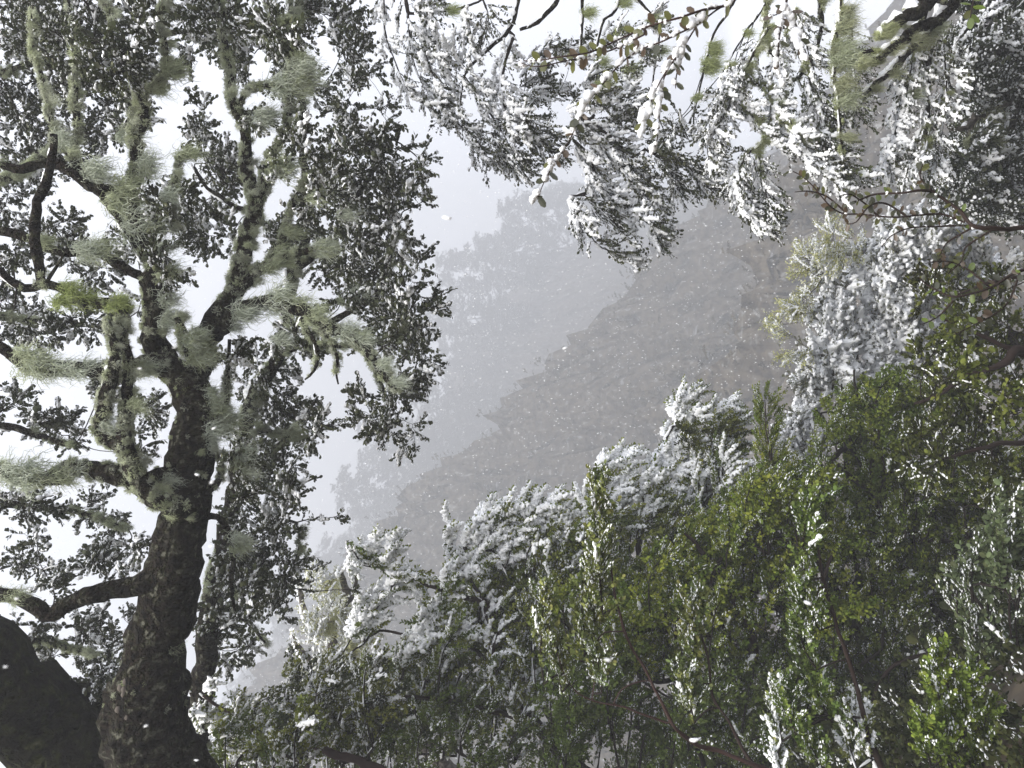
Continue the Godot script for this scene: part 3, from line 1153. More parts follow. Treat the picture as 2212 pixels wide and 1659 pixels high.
	for t in [[495, 690, 110], [550, 685, 100], [610, 690, 70], [690, 660, 65], [735, 690, 75], [760, 600, 60], [795, 640, 60], [785, 710, 60], [815, 780, 65], [835, 820, 60], [560, 730, 75], [480, 760, 60], [440, 770, 75], [420, 800, 80], [400, 760, 65], [60, 850, 100], [30, 880, 110], [80, 920, 110], [120, 860, 95], [150, 830, 90], [200, 800, 70], [20, 800, 85], [175, 900, 65], [250, 900, 50], [100, 960, 85], [160, 980, 65], [330, 900, 70], [350, 870, 75], [370, 960, 55], [330, 1000, 65], [470, 900, 85], [500, 880, 75], [485, 950, 75], [560, 930, 60], [480, 1040, 55], [500, 1080, 65], [480, 1170, 75], [515, 1190, 65], [200, 1420, 60], [15, 1100, 95], [35, 1150, 75], [55, 1060, 85], [410, 850, 70], [395, 880, 60], [440, 830, 70], [100, 800, 80], [70, 1000, 60], [330, 640, 90], [335, 690, 80], [325, 590, 75], [345, 740, 80], [320, 530, 70], [310, 470, 80], [300, 400, 70], [375, 800, 85], [420, 900, 75], [430, 960, 60], [455, 740, 80], [480, 690, 70], [510, 620, 65], [530, 560, 70], [548, 500, 60], [275, 760, 60], [280, 850, 55], [270, 690, 60], [290, 810, 70], [250, 800, 70], [360, 905, 90], [345, 950, 80]]:
		beard(pl, t[0] + 5, t[1], 3.98, t[2], pale if rnd() < 0.55 else green)
	for t in [[105, 632, 80], [145, 628, 75], [180, 630, 65], [212, 612, 55], [228, 612, 60], [238, 628, 55], [252, 640, 50]]:
		beard(pl, t[0], t[1], 3.82, t[2], moss)
	# pale plates where bark has come away low on the trunk
	rng.seed = 55
	var axis := at(316, 1490, 4.1)
	var along := (at(322, 1445, 4.1) - at(310, 1530, 4.1)).normalized()
	var face := (eye - axis).normalized()
	face = (face - along * face.dot(along)).normalized()
	for k in 30:
		var a := rnd(-0.75, 0.65)
		var out := face.rotated(along, a)
		var spot := axis + along * rnd(-0.09, 0.10)
		var b := new_buf()
		lump(b, Vector3.ZERO, Vector3(rnd(0.010, 0.015), rnd(0.008, 0.012), rnd(0.013, 0.024)), Color.WHITE, 0.5, 5, 7)
		var r := pl.rad[pl.nearest(spot)]
		part("bark_plate", buf_mesh(b), mats.plate, pl.root, Transform3D(Basis(out.cross(along), out, along), spot + out * r * 1.02 - pl.base))


func dark_tree() -> void:
	var pl := plant("dark_leaved_tree", "dark dense-leaved tree behind the mossy trunk, its leafy column edging the white sky", "tree", Vector3(-4.4, -1.2, -5.8))
	pl.droop = 0.1
	limb(pl, [Q(900, 2150, 6.0, 50), Q(560, 1850, 5.9, 40), Q(430, 1650, 5.8, 34), Q(450, 1400, 5.7, 28), Q(480, 1180, 5.7, 24), Q(520, 960, 5.6, 20), Q(590, 780, 5.6, 17), Q(640, 600, 5.6, 14), Q(660, 430, 5.6, 12), Q(650, 250, 5.6, 10), Q(630, 100, 5.6, 8), Q(620, -40, 5.6, 6)], "trunk", false)
	limb(pl, [Q(640, 600, 5.6, 10), Q(740, 480, 5.6, 8), Q(800, 380, 5.6, 6), Q(820, 280, 5.6, 4)])
	limb(pl, [Q(590, 780, 5.6, 12), Q(700, 700, 5.5, 9), Q(800, 640, 5.5, 8), Q(840, 560, 5.5, 6), Q(860, 480, 5.5, 4)])
	limb(pl, [Q(640, 740, 5.5, 9), Q(760, 740, 5.5, 7), Q(860, 720, 5.5, 6), Q(880, 680, 5.5, 4)])
	limb(pl, [Q(780, 740, 5.5, 6), Q(820, 820, 5.5, 5), Q(850, 890, 5.5, 4)])
	limb(pl, [Q(520, 960, 5.6, 9), Q(560, 930, 5.6, 8), Q(620, 940, 5.6, 6), Q(660, 935, 5.6, 4)])
	limb(pl, [Q(480, 1180, 5.7, 8), Q(540, 1150, 5.7, 6), Q(590, 1130, 5.7, 5)])
	limb(pl, [Q(460, 1300, 5.7, 8), Q(520, 1330, 5.7, 6), Q(570, 1390, 5.7, 4)])
	limb(pl, [Q(640, 560, 5.6, 9), Q(560, 470, 5.6, 7), Q(460, 420, 5.6, 6), Q(420, 360, 5.6, 4)])
	limb(pl, [Q(560, 1040, 5.6, 7), Q(545, 1010, 5.6, 6), Q(575, 980, 5.6, 5), Q(640, 920, 5.6, 4)])
	var o := opts(dark_leaf, {"size": 0.145})
	limb(pl, [Q(630, 100, 5.6, 6), Q(640, -60, 5.6, 6), Q(620, -220, 5.6, 4), Q(600, -340, 5.6, 3)])
	fill(pl, [[700, -60, 90, 60], [600, -80, 90, 70], [500, -50, 80, 60], [640, -190, 100, 80], [520, -180, 90, 70], [740, -150, 60, 60], [590, -300, 80, 60]], 5.6, o, 420.0)
	fill(pl, [[810, 270, 55, 60], [840, 350, 50, 60], [800, 430, 60, 70], [870, 430, 45, 60], [860, 510, 50, 60], [830, 590, 55, 55], [885, 600, 42, 60], [900, 680, 45, 55], [850, 690, 55, 55], [890, 760, 52, 55], [840, 830, 60, 45], [800, 880, 35, 40], [855, 900, 55, 42], [885, 930, 20, 35], [740, 330, 60, 70], [720, 430, 55, 60], [760, 540, 55, 55], [780, 640, 45, 45], [910, 350, 15, 40]], 5.5, opts(o, {"loose": 0.36}), 330.0)
	fill(pl, [[700, 60, 90, 60], [770, 130, 45, 70], [620, 60, 80, 60], [640, 180, 70, 70], [560, 110, 60, 60], [480, 90, 70, 70], [760, 210, 40, 40], [420, 60, 40, 60], [450, 250, 25, 40]], 5.6, o, 360.0)
	fill(pl, [[460, 400, 75, 75], [410, 450, 45, 60], [470, 490, 60, 50], [440, 330, 45, 50], [680, 570, 50, 45], [600, 520, 40, 50]], 5.6, o, 340.0)
	fill(pl, [[570, 800, 60, 50], [640, 760, 55, 25], [590, 880, 60, 45], [650, 930, 55, 50], [690, 930, 25, 35], [610, 1000, 65, 50], [545, 980, 45, 55], [640, 1040, 35, 45]], 5.6, o, 400.0, 0.15, 2.2)
	fill(pl, [[560, 1120, 70, 50], [630, 1115, 40, 25], [590, 1210, 65, 50], [530, 1250, 55, 55], [620, 1270, 40, 30], [560, 1330, 50, 50], [490, 1390, 55, 55], [470, 1310, 40, 60], [530, 1410, 30, 40], [500, 1190, 45, 55]], 5.7, o, 400.0, 0.15, 2.2)
	for line in [[V(890, 330), V(910, 345), V(930, 338)], [V(880, 450), V(905, 440), V(920, 430)], [V(905, 640), V(935, 645), V(955, 638)], [V(640, 1130), V(690, 1120), V(728, 1117)], [V(620, 1250), V(660, 1232), V(692, 1225)], [V(620, 1270), V(680, 1275), V(780, 1270)], [V(690, 925), V(715, 915), V(732, 920)]]:
		plume(pl, line, 5.6, 9.0, 6, opts(dark_leaf, {"size": 0.10, "kind": "beech", "snow": 0.9, "w": 0.8, "r": 2.0}))
	finish(pl)
	limb_snow(pl, 0.006, 0.5, 0.9)
	crusts(pl, 1.6, 0.032, Color(0.58, 0.61, 0.50), Color(0.42, 0.46, 0.30), 0.007, 1.0, 0.3)


func leaning_tree() -> void:
	var pl := plant("leaning_tree", "thick mossy black trunk leaning in from the lower left corner with a dark canopy above", "tree", Vector3(-3.6, -0.4, -4.6))
	pl.droop = 0.1
	limb(pl, [Q(760, 2100, 4.9, 150), Q(460, 1860, 4.8, 130), Q(250, 1690, 4.7, 118), Q(120, 1590, 4.6, 112), Q(0, 1490, 4.5, 108), Q(-120, 1400, 4.5, 100), Q(-240, 1280, 4.5, 80), Q(-300, 1050, 4.5, 60), Q(-290, 780, 4.6, 45), Q(-240, 480, 4.7, 32), Q(-180, 200, 4.8, 22), Q(-120, -20, 4.8, 14)], "trunk", false, "mossy_bark", 0.05, 0.3)
	limb(pl, [Q(-240, 480, 4.7, 16), Q(-60, 420, 4.7, 12), Q(60, 360, 4.7, 9), Q(150, 300, 4.7, 6)])
	limb(pl, [Q(-200, 260, 4.8, 14), Q(-40, 180, 4.8, 10), Q(80, 140, 4.8, 8), Q(200, 90, 4.8, 5)])
	limb(pl, [Q(-290, 800, 4.6, 16), Q(-80, 680, 4.7, 11), Q(60, 690, 4.8, 8), Q(180, 700, 4.9, 5)])
	limb(pl, [Q(-300, 1050, 4.5, 18), Q(-80, 1060, 4.7, 12), Q(60, 1100, 4.9, 9), Q(180, 1110, 5.0, 7), Q(280, 1140, 5.0, 4)])
	limb(pl, [Q(-200, 1310, 4.5, 16), Q(-20, 1370, 4.8, 10), Q(120, 1400, 5.0, 8), Q(230, 1420, 5.0, 5)])
	limb(pl, [Q(-270, 920, 4.5, 16), Q(-80, 900, 4.7, 12), Q(60, 930, 4.8, 9), Q(160, 960, 4.8, 6)])
	var o := opts(dark_leaf, {"size": 0.122, "tint2": Color(0.10, 0.108, 0.078)})
	fill(pl, [[60, 60, 90, 70], [180, 50, 90, 60], [300, 30, 60, 40], [60, 180, 80, 60], [190, 170, 90, 60], [300, 150, 50, 60], [290, 270, 50, 50]], 4.9, o, 300.0)
	fill(pl, [[40, -60, 90, 60], [180, -70, 90, 70], [310, -60, 70, 60], [120, -180, 100, 70], [280, -190, 90, 70], [-90, 40, 80, 80], [-100, 200, 80, 90], [-90, 380, 70, 90], [-110, -90, 90, 70], [-100, 560, 70, 80], [-110, 760, 70, 90], [-100, 1120, 80, 70]], 4.9, o, 420.0)
	fill(pl, [[50, 300, 60, 60], [150, 290, 60, 60], [230, 250, 50, 50], [40, 430, 60, 60], [150, 520, 70, 50], [40, 660, 55, 60], [190, 710, 55, 40], [290, 500, 40, 60], [100, 740, 50, 40], [30, 560, 40, 40], [220, 580, 50, 40], [300, 640, 30, 40]], 5.0, opts(o, {"snow": 0.9}), 480.0, 0.15, 2.8)
	fill(pl, [[60, 1090, 70, 35], [200, 1110, 50, 40], [250, 1160, 45, 45], [60, 1200, 55, 50], [270, 1200, 40, 35], [150, 1270, 45, 30], [210, 1240, 40, 35], [60, 1350, 60, 25], [170, 1370, 60, 45], [120, 1420, 60, 35], [220, 1440, 50, 50], [100, 1290, 40, 30], [270, 1380, 40, 50]], 5.0, opts(o, {"snow": 0.9}), 400.0, 0.15, 2.4)
	fill(pl, [[50, 900, 70, 50], [140, 930, 50, 40], [220, 850, 40, 40], [310, 880, 30, 50], [300, 960, 40, 40]], 5.0, o, 480.0, 0.15, 2.6)
	finish(pl)
	limb_snow(pl, 0.006, 0.25, 0.8)
	crusts(pl, 1.6, 0.028, Color(0.58, 0.61, 0.50), Color(0.42, 0.46, 0.30), 0.007, 0.05, 0.3)


# ---------------------------------------------------------------- boughs hanging from the top

var snow_leaf := {"kind": "snowy", "tint": Color(0.055, 0.065, 0.040), "tint2": Color(0.10, 0.10, 0.055), "snow": 0.95, "heavy": 0.7, "thick": 1.0, "w": 0.75, "stray": 0.35, "size": 0.16}


func hanging_boughs() -> void:
	var pl := plant("snow_laden_tree", "tree whose snow-laden drooping boughs hang in at the top centre against the white sky", "tree", Vector3(4.6, -3.0, -6.2))
	pl.droop = -0.25
	limb(pl, [Q(1500, -420, 6.3, 37.2), Q(1300, -330, 6.0, 28.52), Q(1100, -300, 5.8, 22.32), Q(900, -280, 5.8, 12.4), Q(700, -260, 5.8, 6.2)], "trunk", false)
	limb(pl, [Q(900, -280, 5.8, 7.44), Q(870, -120, 5.6, 5.58), Q(850, 0, 5.5, 4.34)])
	limb(pl, [Q(1100, -300, 5.8, 11.16), Q(1120, -150, 5.6, 8.68), Q(1125, -20, 5.5, 6.2), Q(1100, 70, 5.5, 5.58), Q(1040, 120, 5.5, 4.34), Q(1003, 160, 5.5, 3.1), Q(990, 225, 5.5, 2.48)])
	limb(pl, [Q(1200, -310, 5.9, 11.16), Q(1240, -150, 5.7, 8.06), Q(1255, 0, 5.6, 4.96), Q(1258, 70, 5.6, 3.72), Q(1250, 130, 5.6, 2.48)])
	limb(pl, [Q(1240, -160, 5.7, 8), Q(1215, -60, 5.55, 7), Q(1200, 5, 5.5, 6), Q(1165, 42, 5.5, 5), Q(1125, 66, 5.5, 4)])
	limb(pl, [Q(1330, -220, 5.8, 8), Q(1345, -60, 5.6, 6), Q(1330, 20, 5.6, 4.5), Q(1300, 55, 5.6, 3.5), Q(1290, 160, 5.6, 3), Q(1285, 250, 5.6, 2)])
	limb(pl, [Q(1420, -380, 6.2, 9.92), Q(1500, -150, 5.9, 6.2), Q(1585, -20, 5.7, 4.34), Q(1573, 25, 5.6, 3.72), Q(1540, 75, 5.6, 3.72), Q(1522, 140, 5.6, 3.1), Q(1503, 225, 5.6, 2.48), Q(1500, 300, 5.6, 1.86)])
	limb(pl, [Q(1470, -250, 6.0, 7.44), Q(1600, -80, 5.8, 4.34), Q(1654, 0, 5.7, 3.1), Q(1606, 72, 5.6, 2.48), Q(1573, 133, 5.6, 1.86), Q(1540, 178, 5.6, 1.24), Q(1516, 208, 5.6, 1)])
	limb(pl, [Q(1340, -40, 5.6, 4.96), Q(1400, 20, 5.6, 3.72), Q(1420, 90, 5.6, 2.48), Q(1410, 200, 5.6, 1.86), Q(1440, 300, 5.6, 1.24)])
	var o := opts(snow_leaf, {"bias": TO_RIGHT * 0.2})
	var heavy := opts(o, {"thick": 1.35, "heavy": 0.95})
	var dark := opts(o, {"heavy": 0.35, "thick": 0.8, "snow": 0.75})
	for e in [
		[[V(830, -20), V(832, 60), V(855, 140), V(888, 205), V(945, 243)], 15, 22, heavy], [[V(875, -20), V(884, 50), V(890, 120), V(915, 187), V(955, 220)], 14, 22, o],
		[[V(925, 10), V(915, 90), V(935, 160), V(962, 215)], 14, 18, heavy], [[V(1010, 15), V(1012, 50), V(1022, 115)], 9, 14, heavy], [[V(1045, 0), V(1055, 40), V(1042, 100)], 13, 12, dark],
		[[V(1000, 140), V(960, 100), V(945, 92), V(955, 130), V(985, 190)], 14, 22, heavy], [[V(990, 225), V(972, 248), V(1022, 296), V(1055, 350)], 20, 34, o],
		[[V(1000, 160), V(1040, 220), V(1085, 290), V(1110, 360)], 26, 40, o], [[V(1110, 80), V(1085, 160), V(1090, 240), V(1130, 300)], 24, 36, heavy],
		[[V(1106, 225), V(1156, 285), V(1192, 330)], 34, 50, dark], [[V(1060, 290), V(1090, 330), V(1130, 355)], 18, 26, dark],
		[[V(1236, 300), V(1270, 335), V(1293, 400), V(1340, 440), V(1392, 477), V(1424, 505)], 20, 60, opts(heavy, {"size": 0.17})],
		[[V(1233, 424), V(1254, 462), V(1285, 520), V(1323, 541), V(1366, 546)], 13, 34, heavy], [[V(1270, 430), V(1300, 455), V(1345, 500)], 14, 22, dark],
		[[V(1250, 250), V(1293, 300), V(1325, 332)], 15, 26, heavy], [[V(1273, 262), V(1333, 308), V(1362, 350), V(1390, 395), V(1424, 432)], 15, 40, o],
		[[V(1390, 320), V(1440, 360), V(1468, 412)], 16, 30, dark], [[V(1433, 305), V(1473, 350), V(1508, 384), V(1540, 416)], 17, 38, dark],
		[[V(1340, 360), V(1380, 390), V(1400, 430)], 18, 24, dark], [[V(1500, 300), V(1480, 270), V(1440, 300)], 18, 18, dark]]:
		plume(pl, e[0], 5.5, e[1], e[2], e[3])
	fill(pl, [[1200, 100, 60, 50], [1180, 190, 60, 60], [1270, 180, 45, 60], [1230, 260, 50, 40], [1330, 120, 50, 60], [1370, 230, 60, 60], [1310, 260, 40, 40], [1420, 300, 40, 30], [1140, 170, 35, 50], [890, 20, 60, 30], [960, 10, 40, 25], [1390, 70, 30, 50]], 5.7, opts(o, {"size": 0.15, "snow": 0.9, "bias": TO_RIGHT * 0.8}), 760.0, 0.15, 3.2)
	fill(pl, [[900, -80, 90, 60], [1050, -90, 90, 60], [1200, -80, 90, 60], [1340, -90, 80, 60], [1480, -110, 90, 60], [1000, -200, 120, 60], [1200, -210, 120, 60]], 5.7, opts(o, {"snow": 0.9, "bias": TO_RIGHT * 0.8}), 700.0)
	# leafless strings of twig hanging on the right
	for e in [[V(1573, 133), V(1550, 190), V(1530, 240)], [V(1606, 72), V(1580, 150), V(1562, 205)], [V(1520, 150), V(1490, 230), V(1460, 260)], [V(1503, 225), V(1470, 262), V(1445, 290)], [V(1630, 40), V(1600, 130), V(1585, 180)]]:
		plume(pl, e, 5.6, 4.0, 0, {"r": 1.6})
	finish(pl)
	limb_snow(pl, 0.004, 0.45, 1.1)
	for t in [[1512, 120, 60], [1520, 128, 50], [1622, 52, 35], [1500, 85, 45], [1360, 20, 50], [1340, 60, 45], [1240, 20, 50], [1410, 40, 55], [1430, 100, 50], [1310, 180, 50], [960, 15, 50], [920, 20, 50], [1300, 120, 45], [1350, 160, 50], [1470, 180, 40], [1540, 100, 50]]:
		beard(pl, t[0], t[1], 5.5, t[2], Color(0.50, 0.55, 0.28))


func lichen_boughs() -> void:
	var pl := plant("lichen_hung_tree", "snowy tree at upper right with thick snow-topped broken limbs and green lichen strips", "tree", Vector3(5.0, -3.4, -5.6))
	pl.droop = -0.25
	limb(pl, [Q(2500, -420, 6.0, 90), Q(2300, -260, 5.4, 70), Q(2120, -160, 5.1, 52), Q(1900, -150, 5.1, 34), Q(1700, -160, 5.2, 18)], "trunk", false)
	limb(pl, [Q(2120, -160, 5.1, 30), Q(2070, -50, 4.9, 24), Q(2009, 0, 4.8, 20), Q(1970, 25, 4.7, 19), Q(1938, 46, 4.65, 15), Q(1912, 68, 4.6, 11), Q(1895, 78, 4.6, 8)], "snow_topped_limb")
	limb(pl, [Q(2100, -60, 5.0, 20), Q(2040, 30, 4.9, 14), Q(2005, 52, 4.85, 13), Q(1955, 80, 4.8, 14), Q(1930, 95, 4.8, 12), Q(1905, 118, 4.8, 9), Q(1865, 138, 4.8, 8)], "broken_limb")
	limb(pl, [Q(1925, 100, 4.8, 9), Q(1895, 103, 4.8, 8), Q(1873, 108, 4.8, 6)], "broken_limb")
	limb(pl, [Q(2010, 60, 4.9, 12), Q(1960, 120, 5.0, 11), Q(1932, 145, 5.0, 9), Q(1902, 170, 5.0, 8), Q(1866, 205, 5.0, 6)], "lichened_limb")
	limb(pl, [Q(1900, -150, 5.1, 14), Q(1830, -40, 4.9, 8), Q(1819, 10, 4.9, 6), Q(1806, 120, 4.9, 5), Q(1812, 220, 4.9, 4), Q(1819, 330, 4.9, 3)])
	limb(pl, [Q(1700, -160, 5.2, 10), Q(1660, 0, 5.3, 7), Q(1655, 80, 5.3, 6), Q(1690, 155, 5.3, 5), Q(1720, 175, 5.3, 4)])
	limb(pl, [Q(1750, -160, 5.2, 10), Q(1770, 60, 5.2, 6), Q(1740, 160, 5.2, 5), Q(1700, 190, 5.2, 4), Q(1690, 260, 5.2, 3)])
	limb(pl, [Q(2060, -120, 5.1, 16), Q(2020, 60, 5.1, 10), Q(2003, 200, 5.1, 7), Q(1995, 330, 5.1, 4)])
	limb(pl, [Q(2040, -130, 5.1, 14), Q(1975, 120, 5.2, 8), Q(1935, 250, 5.2, 5), Q(1925, 330, 5.2, 4)])
	var o := opts(snow_leaf, {"size": 0.145, "bias": TO_RIGHT * 0.2})
	var heavy := opts(o, {"thick": 1.4, "heavy": 0.95})
	var green := opts(o, {"heavy": 0.3, "snow": 0.8, "tint2": Color(0.12, 0.14, 0.06)})
	for e in [
		[[V(1577, 140), V(1585, 200), V(1620, 240), V(1660, 290), V(1703, 318)], 10, 36, heavy], [[V(1655, 62), V(1618, 140), V(1590, 185), V(1570, 240), V(1540, 290)], 16, 44, o],
		[[V(1600, 180), V(1555, 220), V(1530, 290), V(1533, 352)], 15, 40, o], [[V(1625, 325), V(1595, 370), V(1600, 430), V(1628, 468), V(1660, 482)], 24, 56, o],
		[[V(1590, 380), V(1598, 432), V(1630, 470)], 9, 18, heavy], [[V(1640, 330), V(1650, 400), V(1665, 450)], 16, 24, green],
		[[V(1660, 190), V(1685, 250), V(1725, 295), V(1745, 338), V(1776, 365), V(1818, 400)], 12, 46, heavy], [[V(1700, 60), V(1680, 140), V(1662, 220), V(1690, 300)], 14, 34, heavy],
		[[V(1750, 290), V(1800, 335), V(1840, 385)], 26, 44, green], [[V(1770, 200), V(1780, 260), V(1800, 330)], 22, 34, green], [[V(1740, 130), V(1760, 200), V(1790, 260)], 22, 34, green],
		[[V(1840, 60), V(1850, 160), V(1850, 250)], 26, 36, green], [[V(1720, 20), V(1740, 90), V(1760, 150)], 20, 26, o],
		[[V(2002, 90), V(2010, 220), V(1995, 335), V(1960, 370)], 22, 50, o], [[V(1962, 160), V(1938, 250), V(1924, 330), V(1930, 378)], 20, 50, heavy],
		[[V(2040, 90), V(2045, 200), V(2030, 300), V(2020, 370)], 22, 46, o], [[V(1980, 80), V(1968, 150), V(1955, 220)], 20, 26, o]]:
		plume(pl, e[0], 5.1, e[1], e[2], e[3])
	fill(pl, [[1640, -80, 90, 60], [1800, -90, 90, 60], [1960, -110, 90, 60], [2100, -90, 90, 60]], 5.2, opts(o, {"bias": TO_RIGHT * 0.8}), 700.0)
	finish(pl)
	limb_snow(pl, 0.004, 0.55, 1.1)
	for t in [[1822, 20, 55], [1818, 70, 75], [1812, 110, 85], [1815, 145, 95], [1806, 180, 70], [1815, 225, 75], [1818, 300, 55], [1770, 40, 45], [1860, 45, 50], [1900, 85, 40], [1940, 100, 50], [2010, 70, 55], [2005, 110, 50], [2008, 150, 50], [2000, 190, 45], [1935, 150, 50], [1900, 180, 45], [1960, 110, 50], [1755, 45, 40], [1700, 170, 40]]:
		beard(pl, t[0], t[1], 4.9, t[2], Color(0.48, 0.50, 0.33) if rnd() < 0.6 else Color(0.55, 0.57, 0.36))
	crusts(pl, 1.6, 0.028, Color(0.58, 0.60, 0.42), Color(0.48, 0.52, 0.26), 0.005, 0.09, 0.3)


func corner_boughs() -> void:
	var pl := plant("grey_snowy_tree", "dense grey-green snow-dusted tree filling the upper right corner", "tree", Vector3(4.4, -4.2, -7.0))
	pl.droop = -0.1
	limb(pl, [Q(2700, -100, 7.2, 60), Q(2500, -60, 6.8, 44), Q(2300, 20, 6.6, 30), Q(2180, 80, 6.5, 22), Q(2100, 150, 6.4, 16), Q(2106, 215, 6.4, 12), Q(2100, 300, 6.4, 8)], "trunk", false, "grey_bark")
	limb(pl, [Q(2300, 20, 6.6, 16), Q(2200, 200, 6.5, 12), Q(2160, 330, 6.5, 8), Q(2130, 430, 6.5, 5)])
	limb(pl, [Q(2180, 80, 6.5, 12), Q(2100, 60, 6.5, 8), Q(2060, 120, 6.5, 6), Q(2050, 220, 6.5, 4)])
	limb(pl, [Q(2200, 200, 6.5, 10), Q(2110, 262, 6.4, 9), Q(2060, 275, 6.4, 7), Q(2045, 262, 6.4, 5)], "stub_limb", true, "grey_bark")
	fill(pl, [[2100, 60, 60, 60], [2180, 60, 60, 70], [2080, 160, 50, 60], [2160, 170, 60, 60], [2200, 260, 40, 70], [2110, 260, 55, 60], [2170, 350, 60, 60], [2080, 340, 50, 50], [2040, 420, 50, 40], [2130, 430, 60, 50], [2200, 450, 40, 60], [2060, 40, 30, 40]], 6.6, opts(snow_leaf, {"kind": "bushy", "size": 0.22, "heavy": 0.35, "thick": 0.8, "snow": 0.95, "tint": Color(0.05, 0.06, 0.042), "tint2": Color(0.09, 0.10, 0.06), "bias": TO_RIGHT * 0.5}), 230.0, 0.15, 2.6)
	finish(pl)
	limb_snow(pl, 0.006, 0.6, 1.0)
	for t in [[2140, 240, 70], [2150, 255, 80], [2160, 280, 80], [2180, 300, 70], [2100, 120, 50], [2120, 170, 50], [2080, 270, 60], [2190, 240, 70]]:
		beard(pl, t[0], t[1], 6.1, t[2], Color(0.48, 0.50, 0.33))


func white_bush() -> void:
	var pl := plant("snow_white_bush", "rounded bush smothered in white snow at right, yellow lichen on its left tips", "bush", Vector3(0.6, -5.2, -9.0))
	limb(pl, [Q(2500, 760, 8.6, 30), Q(2250, 740, 8.2, 26), Q(2080, 730, 8.6, 22), Q(1960, 720, 8.4, 16), Q(1860, 700, 8.4, 10), Q(1760, 690, 8.4, 6)], "trunk", false)
	for e in [[2080, 730, 1980, 590, 1800, 545], [1980, 725, 1880, 620, 1730, 590], [2040, 730, 1900, 850, 1760, 900], [1960, 720, 1830, 770, 1720, 760], [2120, 735, 2020, 860, 1800, 960], [2080, 730, 2060, 600, 1930, 500]]:
		limb(pl, [Q(e[0], e[1], 8.6, 10), Q(e[2], e[3], 8.3, 5), Q(e[4], e[5], 8.0, 2)])
	var o := opts(snow_leaf, {"kind": "snowy", "size": 0.21, "heavy": 0.98, "thick": 2.3, "snow": 1.0, "bias": -TO_RIGHT * 0.5, "tint": Color(0.15, 0.16, 0.12), "tint2": Color(0.32, 0.32, 0.27)})
	var lichen := opts(o, {"tint": Color(0.50, 0.50, 0.24), "tint2": Color(0.62, 0.62, 0.40), "kind": "fine", "size": 0.19, "heavy": 0.5, "thick": 1.0, "snow": 0.75})
	fill(pl, [[1830, 620, 60, 60], [1900, 600, 60, 60], [1960, 560, 60, 60], [1840, 700, 70, 50], [1930, 690, 70, 60], [2000, 640, 60, 60], [1800, 770, 50, 40], [1880, 780, 60, 50], [1970, 770, 60, 50], [2040, 560, 60, 60], [2080, 650, 60, 60], [1790, 840, 35, 50], [1840, 860, 40, 40], [1990, 500, 60, 40], [2090, 520, 60, 50], [2150, 580, 50, 60], [2050, 730, 50, 50]], 7.7, o, 520.0, 0.15, 4.5)
	fill(pl, [[1760, 580, 40, 40], [1800, 545, 45, 35], [1745, 640, 40, 40], [1715, 690, 35, 28], [1735, 740, 35, 30], [1840, 530, 50, 30], [1780, 510, 40, 25]], 7.6, lichen, 480.0, 0.15, 4.0)
	for e in [[V(1800, 850), V(1748, 880), V(1735, 930), V(1745, 985)], [V(1780, 900), V(1725, 900), V(1710, 940), V(1712, 962)], [V(1790, 930), V(1765, 960), V(1752, 1005)], [V(1800, 790), V(1760, 800), V(1745, 820)]]:
		plume(pl, e, 7.6, 14, 30, opts(o, {"thick": 1.3}))
	finish(pl)


func snag_tree() -> void:
	var pl := plant("lichen_snag", "small half-dead tree with bare grey snags and pale yellow lichen below the big tree", "tree", Vector3(-5.2, -3.0, -9.0))
	pl.cells = 0.3
	limb(pl, [Q(1200, 1900, 9.4, 26), Q(950, 1640, 9.2, 22), Q(820, 1500, 9.0, 20), Q(740, 1420, 8.9, 16), Q(720, 1350, 8.9, 13), Q(745, 1290, 8.9, 11), Q(735, 1235, 8.9, 7)], "trunk", false, "grey_bark")
	limb(pl, [Q(740, 1420, 8.9, 13), Q(690, 1440, 8.9, 12), Q(652, 1420, 8.9, 9), Q(636, 1395, 8.9, 7), Q(630, 1372, 8.9, 5)], "snag", true, "grey_bark")
	limb(pl, [Q(720, 1380, 8.9, 11), Q(672, 1350, 8.9, 9), Q(658, 1310, 8.9, 8), Q(643, 1272, 8.9, 5)], "snag", true, "grey_bark")
	limb(pl, [Q(655, 1425, 8.9, 5), Q(640, 1432, 8.9, 4), Q(622, 1428, 8.9, 3)], "snag", true, "grey_bark")
	limb(pl, [Q(740, 1320, 8.9, 9), Q(762, 1280, 8.9, 7), Q(766, 1240, 8.9, 5)], "snag", true, "grey_bark")
	var o := {"kind": "fine", "size": 0.24, "tint": Color(0.36, 0.37, 0.20), "tint2": Color(0.48, 0.48, 0.33), "snow": 0.9, "heavy": 0.6, "thick": 1.2, "w": 0.5, "bias": -TO_RIGHT * 0.4 + TO_TOP * 0.3}
	fill(pl, [[700, 1290, 45, 40], [740, 1250, 35, 30], [720, 1350, 55, 45], [690, 1400, 45, 40], [740, 1430, 55, 45], [770, 1370, 40, 50], [680, 1465, 35, 30]], 8.8, o, 340.0)
	finish(pl)
	limb_snow(pl, 0.01, 0.6, 1.1)
	for t in [[740, 1240, 40], [700, 1290, 50], [730, 1320, 50], [700, 1370, 50], [740, 1400, 50], [720, 1450, 60], [750, 1455, 50], [690, 1260, 40]]:
		beard(pl, t[0], t[1], 8.7, t[2], Color(0.6, 0.6, 0.34))


# ---------------------------------------------------------------- shrubs on the bank

